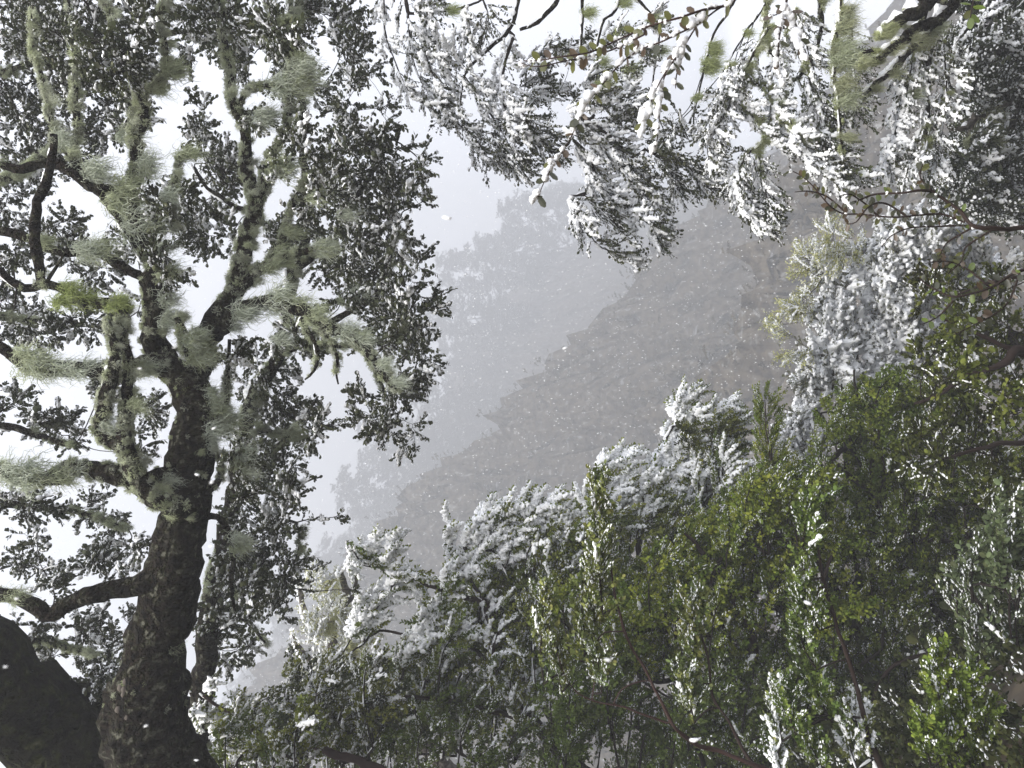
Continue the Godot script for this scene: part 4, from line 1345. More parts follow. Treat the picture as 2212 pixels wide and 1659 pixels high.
func shoots(pl: Plant, a: Vector2, b: Vector2, n: int, length: float, d: float, width: float, per: int, o: Dictionary) -> void:
	# n shoots whose feet lie along the line a-b: they rise toward the top of the picture and droop to its right at the tip
	for k in n:
		var q := a.lerp(b, (k + rnd(0.1, 0.9)) / n) + Vector2(rnd(-1, 1), rnd(-1, 1)) * length * 0.25
		var l := length * rnd(0.7, 1.25)
		var lean := rnd(-0.15, 0.12)
		var curl: float = o.get("curl", 0.35) * rnd(0.5, 1.3)
		plume(pl, [q, q + Vector2(lean * l * 0.6, -l * 0.45), q + Vector2(lean * l + curl * l * 0.25, -l * 0.8), q + Vector2(lean * l + curl * l, -l)], d + rnd(-0.5, 0.5), width * rnd(0.8, 1.2), per, o)


func bank_shrubs() -> void:
	var o := {"kind": "shoot", "size": 0.2, "tint": Color(0.10, 0.14, 0.038), "tint2": Color(0.24, 0.26, 0.06), "snow": 0.8, "heavy": 0.35, "thick": 0.9, "w": 0.75, "bias": TO_TOP * 0.25, "r": 2.6}
	# dark shrub under the trunk's right side
	var pl := plant("dark_twiggy_shrub", "dark-leaved twiggy shrub with a slanting brown limb, lower centre-left beside the big trunk", "shrub", Vector3(-2.9, -2.2, -5.6))
	limb(pl, [Q(1000, 1850, 5.7, 20), Q(900, 1720, 5.5, 17), Q(793, 1648, 5.4, 13), Q(740, 1628, 5.4, 11), Q(686, 1612, 5.4, 9), Q(640, 1595, 5.4, 8), Q(598, 1580, 5.4, 6)], "trunk", false, "red_twig")
	limb(pl, [Q(640, 1640, 5.5, 7), Q(570, 1600, 5.5, 6), Q(515, 1552, 5.5, 5), Q(470, 1525, 5.5, 4), Q(437, 1502, 5.5, 3)], "limb", true, "red_twig")
	shoots(pl, V(560, 1640), V(820, 1640), 14, 130, 5.5, 22, 13, opts(o, {"snow": 0.85, "heavy": 0.4, "kind": "bushy", "size": 0.17, "tint": Color(0.04, 0.05, 0.03)}))
	shoots(pl, V(600, 1560), V(800, 1540), 9, 95, 5.6, 20, 12, opts(o, {"snow": 0.9, "heavy": 0.45, "kind": "bushy", "size": 0.17, "tint": Color(0.04, 0.05, 0.03)}))
	shoots(pl, V(460, 1690), V(700, 1700), 10, 110, 5.4, 22, 12, opts(o, {"heavy": 0.5, "kind": "bushy", "size": 0.16}))
	fill(pl, [[433, 1492, 20, 14], [505, 1530, 22, 14], [445, 1560, 25, 25], [470, 1600, 30, 30], [500, 1640, 40, 25], [420, 1530, 12, 30]], 5.5, opts(o, {"kind": "snowy", "size": 0.14, "thick": 1.5, "heavy": 0.9}), 180.0)
	finish(pl)
	limb_snow(pl, 0.004, 0.3, 0.9)

	# the snowy crest of the centre
	pl = plant("snowy_crest_shrub", "broad snow-topped shrub at bottom centre with arching white shoots against the grey slope", "shrub", Vector3(-2.6, -3.2, -7.0))
	limb(pl, [Q(1500, 1950, 7.0, 24), Q(1300, 1740, 6.8, 18), Q(1150, 1560, 6.6, 13), Q(1050, 1330, 6.5, 10), Q(1026, 1300, 6.5, 8), Q(960, 1275, 6.4, 7), Q(916, 1260, 6.4, 5), Q(836, 1230, 6.4, 4), Q(768, 1208, 6.4, 3), Q(748, 1166, 6.4, 2)], "trunk", false, "brown_twig")
	limb(pl, [Q(1060, 1380, 6.5, 7), Q(1035, 1295, 6.5, 6), Q(1006, 1223, 6.5, 4), Q(1012, 1170, 6.5, 3)], "limb", true, "brown_twig")
	limb(pl, [Q(1100, 1470, 6.6, 7), Q(1000, 1390, 6.5, 6), Q(900, 1375, 6.5, 4), Q(830, 1365, 6.5, 3)], "limb", true, "brown_twig")
	limb(pl, [Q(1150, 1560, 6.6, 8), Q(1040, 1530, 6.5, 7), Q(930, 1510, 6.5, 6), Q(860, 1505, 6.5, 4)], "limb", true, "brown_twig")
	limb(pl, [Q(1200, 1620, 6.7, 9), Q(1160, 1400, 6.6, 7), Q(1130, 1250, 6.6, 5), Q(1140, 1150, 6.6, 3)], "limb", true, "brown_twig")
	var sn := opts(o, {"thick": 1.85, "heavy": 0.92, "snow": 1.0})
	for e in [
		[[V(786, 1392), V(800, 1340), V(838, 1285), V(890, 1262)], 12, 26], [[V(740, 1420), V(765, 1370), V(782, 1330), V(790, 1300)], 10, 16], [[V(845, 1270), V(880, 1240), V(905, 1255)], 9, 12],
		[[V(985, 1240), V(980, 1190), V(975, 1132)], 6, 12], [[V(1005, 1190), V(1012, 1160), V(1060, 1112)], 10, 20], [[V(1035, 1200), V(1040, 1150), V(1068, 1112)], 9, 16], [[V(1060, 1190), V(1090, 1120), V(1142, 1078)], 11, 26],
		[[V(1090, 1230), V(1110, 1170), V(1160, 1110), V(1196, 1093)], 11, 26], [[V(1150, 1230), V(1165, 1165), V(1190, 1120)], 10, 22], [[V(1170, 1240), V(1200, 1180), V(1232, 1140)], 10, 22], [[V(955, 1300), V(985, 1245), V(1040, 1210)], 13, 24],
		[[V(836, 1235), V(840, 1212), V(843, 1190)], 6, 8], [[V(800, 1222), V(800, 1200), V(805, 1185)], 5, 7], [[V(748, 1166), V(770, 1205), V(800, 1220), V(850, 1240)], 5, 16], [[V(960, 1340), V(930, 1330), V(905, 1360)], 10, 16], [[V(870, 1460), V(880, 1400), V(920, 1370), V(960, 1360)], 12, 26], [[V(940, 1440), V(960, 1400), V(1010, 1370)], 12, 22]]:
		plume(pl, e[0], 6.4, e[1], e[2], opts(sn, {"size": 0.19}))
	for e in [[V(780, 1560), V(960, 1540), 9, 150], [V(900, 1480), V(1080, 1440), 10, 130], [V(960, 1400), V(1200, 1330), 14, 140], [V(1060, 1300), V(1240, 1260), 12, 120], [V(1080, 1520), V(1240, 1420), 10, 140], [V(840, 1640), V(1150, 1620), 14, 140], [V(1000, 1560), V(1200, 1540), 8, 140]]:
		shoots(pl, e[0], e[1], e[2], e[3], 6.6, 19, 17, opts(o, {"snow": 0.62, "heavy": 0.42 if e[0].x < 1000.0 else 0.25, "thick": 1.1, "kind": "bushy" if rnd() < 0.4 else "shoot"}))
	finish(pl)
	limb_snow(pl, 0.004, 0.3, 1.0)

	# upright white-topped shrubs on the right of the crest
	pl = plant("white_plumed_shrub", "shrub with tall white snow plumes just left of the twin-topped shrub", "shrub", Vector3(-1.9, -3.8, -7.4))
	limb(pl, [Q(1700, 1900, 7.6, 22), Q(1560, 1620, 7.2, 16), Q(1440, 1400, 7.0, 11), Q(1385, 1240, 6.9, 8), Q(1380, 1120, 6.9, 5), Q(1400, 1040, 6.9, 3)], "trunk", false, "brown_twig")
	limb(pl, [Q(1420, 1340, 7.0, 7), Q(1330, 1230, 6.9, 5), Q(1290, 1120, 6.9, 3)], "limb", true, "brown_twig")
	for e in [[[V(1275, 1140), V(1272, 1070), V(1300, 1020), V(1352, 993)], 12, 34], [[V(1290, 1120), V(1320, 1070), V(1358, 1042)], 10, 24], [[V(1320, 1150), V(1340, 1090), V(1365, 1070)], 10, 18], [[V(1395, 1100), V(1392, 1040), V(1420, 1005), V(1432, 1000)], 10, 22], [[V(1400, 1110), V(1425, 1050), V(1450, 1020), V(1475, 1022)], 12, 26], [[V(1380, 1160), V(1390, 1130), V(1415, 1100)], 12, 20], [[V(1440, 1020), V(1450, 985), V(1480, 960)], 10, 18]]:
		plume(pl, e[0], 6.9, e[1], e[2], opts(sn, {"size": 0.19}))
	for e in [[V(1240, 1260), V(1460, 1230), 12, 130], [V(1260, 1360), V(1500, 1330), 12, 140]]:
		shoots(pl, e[0], e[1], e[2], e[3], 7.0, 19, 17, opts(o, {"snow": 0.65, "heavy": 0.2, "thick": 0.8}))
	finish(pl)

	pl = plant("twin_topped_shrub", "shrub with twin snow-draped crowns on bare stems standing alone before the grey slope", "shrub", Vector3(-1.3, -3.4, -7.2))
	limb(pl, [Q(1750, 1500, 7.3, 18), Q(1660, 1260, 7.1, 13), Q(1590, 1110, 7.0, 9), Q(1545, 1040, 7.0, 7), Q(1500, 985, 7.0, 5), Q(1477, 950, 7.0, 4), Q(1490, 905, 7.0, 3)], "trunk", false, "brown_twig")
	limb(pl, [Q(1580, 1100, 7.0, 7), Q(1560, 1020, 7.0, 5), Q(1540, 960, 7.0, 4), Q(1548, 900, 7.0, 3)], "limb", true, "brown_twig")
	for e in [[[V(1460, 920), V(1462, 895), V(1475, 868), V(1494, 851)], 9, 22], [[V(1480, 912), V(1485, 885), V(1504, 866)], 8, 16], [[V(1540, 910), V(1548, 892), V(1580, 882)], 8, 18], [[V(1545, 930), V(1565, 915), V(1590, 908)], 8, 18], [[V(1440, 945), V(1455, 935), V(1470, 920)], 9, 12], [[V(1480, 930), V(1500, 905), V(1520, 903)], 9, 16], [[V(1450, 990), V(1460, 965), V(1478, 958)], 10, 18]]:
		plume(pl, e[0], 6.9, e[1], e[2], opts(sn, {"size": 0.16}))
	fill(pl, [[1470, 925, 25, 15], [1550, 935, 32, 22], [1500, 930, 22, 12]], 6.9, opts(o, {"size": 0.15, "snow": 0.3, "tint": Color(0.05, 0.06, 0.025)}), 110.0)
	for e in [[V(1500, 1100), V(1580, 1080), 8, 110], [V(1460, 1200), V(1620, 1180), 10, 120]]:
		shoots(pl, e[0], e[1], e[2], e[3], 7.0, 20, 17, opts(o, {"snow": 0.9, "heavy": 0.55, "thick": 1.2}))
	finish(pl)
	limb_snow(pl, 0.004, 0.5, 1.0)

	var green := opts(o, {"snow": 0.36, "heavy": 0.04, "thick": 0.75, "tint": Color(0.115, 0.17, 0.028), "tint2": Color(0.28, 0.31, 0.05), "kind": "bushy", "size": 0.16})
	# the little green spire
	pl = plant("green_spire_shrub", "slender pointed green shrub rising to a spire between the twin crowns and the white bush", "shrub", Vector3(-0.9, -3.6, -6.4))
	limb(pl, [Q(1900, 1450, 6.4, 14), Q(1790, 1250, 6.2, 9), Q(1690, 1080, 6.1, 4), Q(1665, 1000, 6.1, 2.5), Q(1655, 930, 6.1, 1.5), Q(1653, 868, 6.1, 1)], "trunk", false, "brown_twig")
	plume(pl, [V(1680, 1090), V(1668, 1010), V(1660, 940), V(1653, 866)], 6.1, 34, 150, opts(green, {"kind": "shoot", "size": 0.12, "even": 1.3}))
	plume(pl, [V(1710, 1120), V(1705, 1060), V(1712, 1015)], 6.1, 20, 60, opts(green, {"kind": "shoot", "size": 0.12}))
	plume(pl, [V(1640, 1130), V(1632, 1080), V(1628, 1040)], 6.1, 20, 60, opts(green, {"kind": "shoot", "size": 0.12}))
	finish(pl)

	# yellow-green belt
	pl = plant("yellow_green_shrub", "olive and yellow-green shrub filling the middle of the lower right, dusted with snow", "shrub", Vector3(-2.0, -3.6, -6.0))
	limb(pl, [Q(1900, 1950, 6.2, 22), Q(1760, 1650, 5.9, 16), Q(1640, 1420, 5.7, 12), Q(1560, 1250, 5.7, 8), Q(1480, 1150, 5.7, 4)], "trunk", false, "brown_twig")
	limb(pl, [Q(1700, 1540, 5.8, 10), Q(1760, 1330, 5.7, 7), Q(1800, 1180, 5.7, 4)], "limb", true, "brown_twig")
	limb(pl, [Q(1640, 1420, 5.7, 8), Q(1480, 1350, 5.7, 6), Q(1380, 1290, 5.7, 3)], "limb", true, "brown_twig")
	for e in [[V(1380, 1380), V(1600, 1330), 13, 150], [V(1480, 1280), V(1700, 1220), 13, 150], [V(1560, 1200), V(1740, 1150), 10, 120], [V(1400, 1500), V(1640, 1450), 13, 160], [V(1600, 1350), V(1780, 1300), 11, 150], [V(1250, 1460), V(1420, 1440), 9, 150], [V(1660, 1480), V(1800, 1430), 9, 150]]:
		shoots(pl, e[0], e[1], e[2], e[3], 5.9, 24, 19, green)
	finish(pl)

	# dark shrub below the white bush
	pl = plant("upright_dark_shrub", "dark upright twiggy shrub just below the snow-white bush", "shrub", Vector3(-0.5, -4.2, -6.8))
	limb(pl, [Q(2250, 1450, 6.8, 18), Q(2050, 1250, 6.5, 13), Q(1930, 1130, 6.4, 10), Q(1880, 1020, 6.4, 8), Q(1860, 930, 6.4, 6), Q(1850, 850, 6.4, 4), Q(1845, 800, 6.4, 2)], "trunk", false, "twig")
	limb(pl, [Q(1890, 1050, 6.4, 6), Q(1840, 960, 6.4, 5), Q(1820, 880, 6.4, 3), Q(1818, 830, 6.4, 2)])
	limb(pl, [Q(1920, 1110, 6.4, 6), Q(1910, 990, 6.4, 5), Q(1900, 900, 6.4, 3)])
	var dark := opts(green, {"tint": Color(0.095, 0.14, 0.028), "tint2": Color(0.23, 0.27, 0.05), "snow": 0.32, "heavy": 0.05})
	for e in [[V(1780, 1080), V(1960, 1050), 12, 140], [V(1800, 960), V(1930, 960), 9, 120], [V(1740, 1180), V(1960, 1150), 14, 140], [V(1760, 1280), V(2000, 1250), 13, 150], [V(1900, 1000), V(2040, 980), 9, 140]]:
		shoots(pl, e[0], e[1], e[2], e[3], 6.3, 22, 18, dark)
	finish(pl)

	# big dark bush, upper right edge of the bank
	pl = plant("dark_green_bush", "large dark green bush with brown branches and bright leaf patches at the right edge", "bush", Vector3(-0.4, -3.0, -4.8))
	limb(pl, [Q(2700, 900, 4.9, 24), Q(2450, 820, 4.7, 18), Q(2212, 762, 4.5, 12), Q(2160, 790, 4.5, 10), Q(2105, 808, 4.5, 7), Q(2030, 850, 4.5, 5), Q(1975, 870, 4.5, 3)], "trunk", false, "brown_twig")
	limb(pl, [Q(2450, 820, 4.7, 12), Q(2300, 640, 4.6, 8), Q(2180, 600, 4.5, 5), Q(2060, 640, 4.5, 3)], "limb", true, "brown_twig")
	limb(pl, [Q(2450, 820, 4.7, 12), Q(2280, 930, 4.6, 9), Q(2140, 960, 4.5, 6), Q(2030, 990, 4.5, 3)], "limb", true, "brown_twig")
	limb(pl, [Q(2200, 770, 4.5, 8), Q(2110, 720, 4.5, 5), Q(2030, 690, 4.5, 3)], "limb", true, "brown_twig")
	var big := opts(dark, {"kind": "beech", "size": 0.12, "snow": 0.4, "heavy": 0.03, "tint": Color(0.05, 0.062, 0.02), "tint2": Color(0.13, 0.15, 0.03), "w": 0.4})
	fill(pl, [[2180, 620, 40, 60], [2110, 690, 50, 50], [2060, 760, 55, 50], [2150, 800, 60, 50], [2040, 840, 55, 50], [2110, 900, 60, 50], [2190, 880, 40, 70], [2020, 920, 50, 50], [2090, 980, 60, 50], [2170, 1000, 50, 60], [2000, 1010, 50, 50], [2190, 720, 40, 60], [2000, 780, 30, 40], [2060, 610, 40, 40]], 4.6, big, 330.0)
	fill(pl, [[2075, 735, 40, 30], [2050, 820, 40, 30], [2160, 860, 30, 30]], 4.3, opts(big, {"tint": Color(0.09, 0.115, 0.025), "tint2": Color(0.14, 0.16, 0.035), "snow": 0.2}), 330.0)
	fill(pl, [[1990, 640, 30, 40], [2010, 590, 30, 30]], 4.4, opts(big, {"tint": Color(0.03, 0.03, 0.015), "snow": 0.3}), 330.0)
	finish(pl)

	# right edge, bluish
	pl = plant("bluish_shrub", "blue-green shrub hanging along the right edge beside the dark hollow", "shrub", Vector3(-2.3, -2.6, -4.9))
	limb(pl, [Q(2700, 1500, 4.9, 20), Q(2400, 1330, 4.6, 14), Q(2280, 1280, 4.5, 9), Q(2180, 1240, 4.5, 6), Q(2110, 1210, 4.5, 3)], "trunk", false, "brown_twig")
	limb(pl, [Q(2400, 1330, 4.6, 9), Q(2230, 1370, 4.5, 6), Q(2130, 1400, 4.5, 3)], "limb", true, "brown_twig")
	var blue := opts(green, {"tint": Color(0.095, 0.125, 0.06), "tint2": Color(0.17, 0.21, 0.11), "snow": 0.5, "heavy": 0.03, "thick": 0.8, "size": 0.15, "kind": "column"})
	for e in [[V(2100, 1330), V(2230, 1290), 9, 150], [V(2090, 1420), V(2230, 1390), 9, 150], [V(2130, 1540), V(2250, 1490), 6, 150], [V(2130, 1250), V(2240, 1200), 6, 120]]:
		shoots(pl, e[0], e[1], e[2], e[3], 4.5, 26, 16, blue)
	finish(pl)

	# dark undergrowth behind the hollow
	pl = plant("shaded_undergrowth_bush", "shaded dark bush around the black hollow at lower right", "bush", Vector3(-3.2, -3.4, -6.6))
	limb(pl, [Q(2500, 1900, 6.6, 26), Q(2300, 1600, 6.4, 18), Q(2120, 1420, 6.3, 12), Q(2000, 1300, 6.3, 8), Q(1900, 1230, 6.3, 5)], "trunk", false, "twig")
	limb(pl, [Q(2420, 1250, 6.4, 12), Q(2212, 1172, 6.1, 8), Q(2119, 1168, 6.0, 6), Q(1992, 1174, 6.0, 5), Q(1890, 1178, 6.0, 3)], "limb", true, "brown_twig")
	limb(pl, [Q(2300, 1400, 6.2, 10), Q(2150, 1395, 5.8, 7), Q(2069, 1408, 5.6, 6), Q(1959, 1424, 5.6, 5), Q(1909, 1455, 5.6, 4), Q(1886, 1508, 5.6, 4), Q(1880, 1540, 5.6, 4)], "limb", true, "brown_twig")
	for e in [[V(1840, 1300), V(2060, 1270), 12, 140], [V(1820, 1420), V(2060, 1370), 10, 150], [V(1850, 1540), V(2080, 1500), 8, 150], [V(1820, 1660), V(2160, 1640), 12, 150], [V(1960, 1180), V(2180, 1150), 11, 140], [V(2000, 1100), V(2200, 1080), 9, 120]]:
		shoots(pl, e[0], e[1], e[2], e[3], 6.2, 24, 17, opts(dark, {"snow": 0.45, "heavy": 0.03}))
	finish(pl)

	# low undergrowth across the bottom
	var low := plant("low_bank_shrub", "low dark green shrub along the bottom edge between the near leafy stalks", "shrub", Vector3(-3.4, -2.8, -6.0))
	limb(low, [Q(1900, 2100, 6.0, 22), Q(1700, 1850, 5.8, 14), Q(1560, 1700, 5.7, 9), Q(1480, 1600, 5.7, 5)], "trunk", false, "twig")
	limb(low, [Q(1760, 1920, 5.9, 12), Q(1480, 1760, 5.8, 9), Q(1300, 1680, 5.7, 6), Q(1200, 1600, 5.7, 4)])
	for e in [[V(1180, 1690), V(1420, 1690), 11, 160], [V(1400, 1690), V(1640, 1690), 11, 160], [V(1600, 1640), V(1800, 1620), 9, 150], [V(1180, 1600), V(1400, 1580), 9, 150], [V(1440, 1600), V(1600, 1570), 8, 140]]:
		shoots(low, e[0], e[1], e[2], e[3], 5.8, 24, 18, opts(dark, {"snow": 0.4, "tint2": Color(0.15, 0.19, 0.055)}))

	for e in [[V(430, 1730), V(820, 1730), 12, 150], [V(800, 1740), V(1220, 1740), 14, 170], [V(1640, 1760), V(2000, 1760), 11, 170], [V(1960, 1740), V(2260, 1700), 9, 170], [V(1800, 1560), V(1980, 1520), 8, 150], [V(2100, 1640), V(2260, 1580), 6, 150]]:
		shoots(low, e[0], e[1], e[2], e[3], 6.3, 26, 18, opts(dark, {"snow": 0.5, "tint2": Color(0.12, 0.14, 0.045)}))
	finish(low)

	# near leafy stalks
	var near := {"kind": "column", "size": 0.10, "tint": Color(0.12, 0.16, 0.06), "tint2": Color(0.23, 0.25, 0.08), "snow": 0.7, "heavy": 0.06, "thick": 0.9, "w": 0.8, "bias": TO_TOP * 0.4, "r": 3.0, "stray": 0.2}
	pl = plant("tall_leafy_stalk", "tall near shoot with a bare reddish stem and a column of hanging leaves, bottom centre", "shrub", Vector3(-2.0, -1.9, -3.6))
	limb(pl, [Q(1900, 1900, 3.7, 11.52), Q(1740, 1720, 3.6, 8.64), Q(1640, 1655, 3.5, 7.20), Q(1523, 1610, 3.5, 5.76), Q(1456, 1573, 3.4, 5.04), Q(1423, 1500, 3.4, 4.32), Q(1390, 1440, 3.4, 4.32), Q(1366, 1400, 3.4, 3.60), Q(1346, 1358, 3.4, 3.60), Q(1326, 1280, 3.4, 2.88), Q(1320, 1216, 3.4, 2.52), Q(1310, 1150, 3.4, 2.16), Q(1298, 1090, 3.4, 1.80), Q(1290, 1030, 3.4, 1.44)], "stem", false, "red_twig", 0.03)
	limb(pl, [Q(1350, 1365, 3.4, 2.16), Q(1306, 1366, 3.4, 2.16), Q(1290, 1385, 3.4, 2.16), Q(1270, 1408, 3.4, 1.44)], "stem", true, "red_twig", 0.03)
	limb(pl, [Q(1440, 1560, 3.4, 3.60), Q(1346, 1530, 3.4, 2.88), Q(1273, 1512, 3.4, 2.16), Q(1230, 1480, 3.4, 1.44), Q(1200, 1400, 3.4, 1.44), Q(1175, 1330, 3.4, 1.44)], "stem", true, "red_twig", 0.03)
	limb(pl, [Q(1325, 1520, 3.4, 2.16), Q(1345, 1490, 3.4, 2.16), Q(1380, 1473, 3.4, 1.80), Q(1412, 1472, 3.4, 1.44)], "stem", true, "red_twig", 0.03)
	limb(pl, [Q(1280, 1510, 3.4, 2.16), Q(1285, 1450, 3.4, 1.80), Q(1270, 1380, 3.4, 1.44)], "stem", true, "red_twig", 0.03)
	for e in [[[V(1300, 1330), V(1295, 1230), V(1290, 1120), V(1290, 1050)], 16, 46], [[V(1262, 1420), V(1258, 1350), V(1255, 1290), V(1262, 1255)], 17, 26], [[V(1280, 1390), V(1284, 1320), V(1290, 1270)], 12, 18], [[V(1175, 1480), V(1168, 1400), V(1172, 1330), V(1175, 1296)], 14, 26], [[V(1215, 1500), V(1205, 1450), V(1200, 1400)], 16, 20], [[V(1300, 1500), V(1295, 1455), V(1290, 1410)], 14, 16]]:
		plume(pl, e[0], 3.38, e[1], e[2], near)
	finish(pl)

	pl = plant("short_leafy_stalk", "near leafy stalk with pale green hanging leaves, second one along the bottom edge", "shrub", Vector3(-2.2, -1.9, -3.7))
	limb(pl, [Q(1800, 1900, 3.8, 10), Q(1680, 1740, 3.7, 7), Q(1603, 1605, 3.7, 5), Q(1570, 1550, 3.7, 4), Q(1540, 1506, 3.7, 4), Q(1532, 1440, 3.7, 3), Q(1525, 1400, 3.7, 3), Q(1500, 1310, 3.7, 2)], "stem", false, "brown_twig", 0.03)
	plume(pl, [V(1520, 1480), V(1495, 1400), V(1492, 1340), V(1498, 1295)], 3.7, 22, 44, near)
	plume(pl, [V(1500, 1560), V(1485, 1500), V(1480, 1450)], 3.7, 22, 26, near)
	finish(pl)

	pl = plant("slanting_leafy_stalk", "near stalk with a long dark slanting stem and leaves down its left side, lower right", "shrub", Vector3(-2.0, -2.2, -3.8))
	limb(pl, [Q(2050, 1950, 3.9, 14), Q(1930, 1700, 3.8, 10), Q(1860, 1535, 3.7, 7), Q(1842, 1480, 3.7, 6), Q(1822, 1410, 3.7, 6), Q(1802, 1340, 3.7, 5), Q(1786, 1260, 3.7, 4), Q(1775, 1205, 3.7, 3), Q(1765, 1150, 3.7, 2.5), Q(1757, 1100, 3.7, 2)], "stem", false, "brown_twig", 0.03)
	limb(pl, [Q(1800, 1330, 3.7, 3), Q(1780, 1300, 3.7, 3), Q(1770, 1270, 3.7, 2)], "stem", true, "brown_twig", 0.03)
	for e in [[[V(1752, 1250), V(1738, 1190), V(1742, 1130), V(1755, 1088)], 20, 40], [[V(1770, 1360), V(1740, 1310), V(1732, 1260)], 20, 30], [[V(1760, 1450), V(1735, 1400), V(1728, 1350)], 20, 28], [[V(1800, 1560), V(1770, 1510), V(1755, 1460)], 22, 26], [[V(1720, 1580), V(1700, 1530), V(1705, 1490)], 20, 24], [[V(1780, 1660), V(1750, 1610), V(1740, 1570)], 22, 24]]:
		plume(pl, e[0], 3.7, e[1], e[2], opts(near, {"snow": 0.55, "tint2": Color(0.20, 0.26, 0.06), "tint": Color(0.10, 0.15, 0.04)}))
	finish(pl)

	pl = plant("bright_green_shrub", "bright green wet-leaved shrub at the lower right corner", "shrub", Vector3(-1.9, -2.4, -3.5))
	limb(pl, [Q(2350, 1950, 3.6, 14), Q(2200, 1760, 3.5, 9), Q(2090, 1640, 3.4, 6), Q(2060, 1540, 3.4, 4), Q(2035, 1440, 3.4, 2)], "stem", false, "brown_twig", 0.03)
	limb(pl, [Q(2150, 1700, 3.45, 5), Q(2110, 1580, 3.4, 4), Q(2095, 1470, 3.4, 2)], "stem", true, "brown_twig", 0.03)
	for e in [[[V(2040, 1560), V(2022, 1490), V(2030, 1420)], 16, 26], [[V(2080, 1600), V(2085, 1520), V(2092, 1460)], 18, 28], [[V(2010, 1660), V(1998, 1610), V(2005, 1560)], 20, 26], [[V(2060, 1680), V(2050, 1630), V(2050, 1580)], 22, 28], [[V(2120, 1680), V(2125, 1600), V(2130, 1540)], 20, 24]]:
		plume(pl, e[0], 3.4, e[1], e[2], opts(near, {"snow": 0.3, "heavy": 0.02, "tint": Color(0.11, 0.16, 0.03), "tint2": Color(0.20, 0.26, 0.045)}))
	finish(pl)

	pl = plant("snow_capped_stump_shoots", "pale snow-capped shoots on a stubby stem at the bottom right of centre", "shrub", Vector3(-2.3, -2.2, -3.9))
	limb(pl, [Q(2050, 1900, 4.0, 12), Q(1930, 1740, 3.9, 9), Q(1895, 1640, 3.8, 7), Q(1868, 1550, 3.8, 8), Q(1860, 1520, 3.8, 6)], "stem", false, "brown_twig", 0.03)
	for e in [[[V(1885, 1640), V(1855, 1580), V(1845, 1525)], 11, 22], [[V(1690, 1600), V(1680, 1545), V(1675, 1505)], 9, 16], [[V(1690, 1680), V(1680, 1640), V(1682, 1615)], 12, 14], [[V(1850, 1660), V(1840, 1620), V(1835, 1590)], 12, 14]]:
		plume(pl, e[0], 3.75, e[1], e[2], opts(near, {"snow": 1.0, "heavy": 0.6, "thick": 1.0}))
	finish(pl)
	limb_snow(pl, 0.003, 0.4, 1.0)


# ---------------------------------------------------------------- twigs close to the lens

func big_leaf(b: Dictionary) -> void:
	leaf(b, Vector3.ZERO, Vector3(0, 0, 1), Vector3(0, 1, 0), 1.0, 0.56, Color.WHITE, 0.12)


func near_leaf(pl: Plant, p: Vector3, along: Vector3, size: float, mat: String) -> void:
	var f := frame_of(along) * Basis(Vector3(0, 0, 1), rnd(-1.9, 1.9))
	part("leaf", leaf_meshes[rng.randi() % leaf_meshes.size()], mats[mat], pl.root, Transform3D(f.scaled_local(Vector3.ONE * size), p - pl.base))


func leaves_along(pl: Plant, line: Array, d: float, gap: float, size: float, from: float, leaf_mats: Array) -> void:
	# single leaves set alternately along a stem
	var side := 1.0
	for i in line.size() - 1:
		var a: Vector2 = line[i]
		var b: Vector2 = line[i + 1]
		var n := maxi(1, int(a.distance_to(b) / gap))
		for k in n:
			if float(i) + float(k) / n < from:
				continue
			var q := a.lerp(b, (k + rnd(-0.2, 0.2)) / n)
			var p := pl.pos[pl.nearest(at(q.x, q.y, d))]
			var t := (at(b.x, b.y, d) - at(a.x, a.y, d)).normalized()
			var out := t.cross(Vector3(0, 0, 1)) * side
			side = -side
			near_leaf(pl, p, (out * rnd(0.6, 1.0) + t * rnd(0.4, 0.9) + Vector3(0, -0.25, rnd(-0.5, 0.5))).normalized(), size * rnd(0.7, 1.15), leaf_mats[rng.randi() % leaf_mats.size()])


func twig_line(pl: Plant, line: Array, d: float, r0: float, r1: float, called: String, mat: String, join := true) -> void:
	var v4 := []
	for k in line.size():
		v4.append(Vector4(line[k].x, line[k].y, d + 0.03 * sin(k * 1.7), lerpf(r0, r1, float(k) / (line.size() - 1))))
	limb(pl, v4, called, join, mat, 0.015, 0.5)


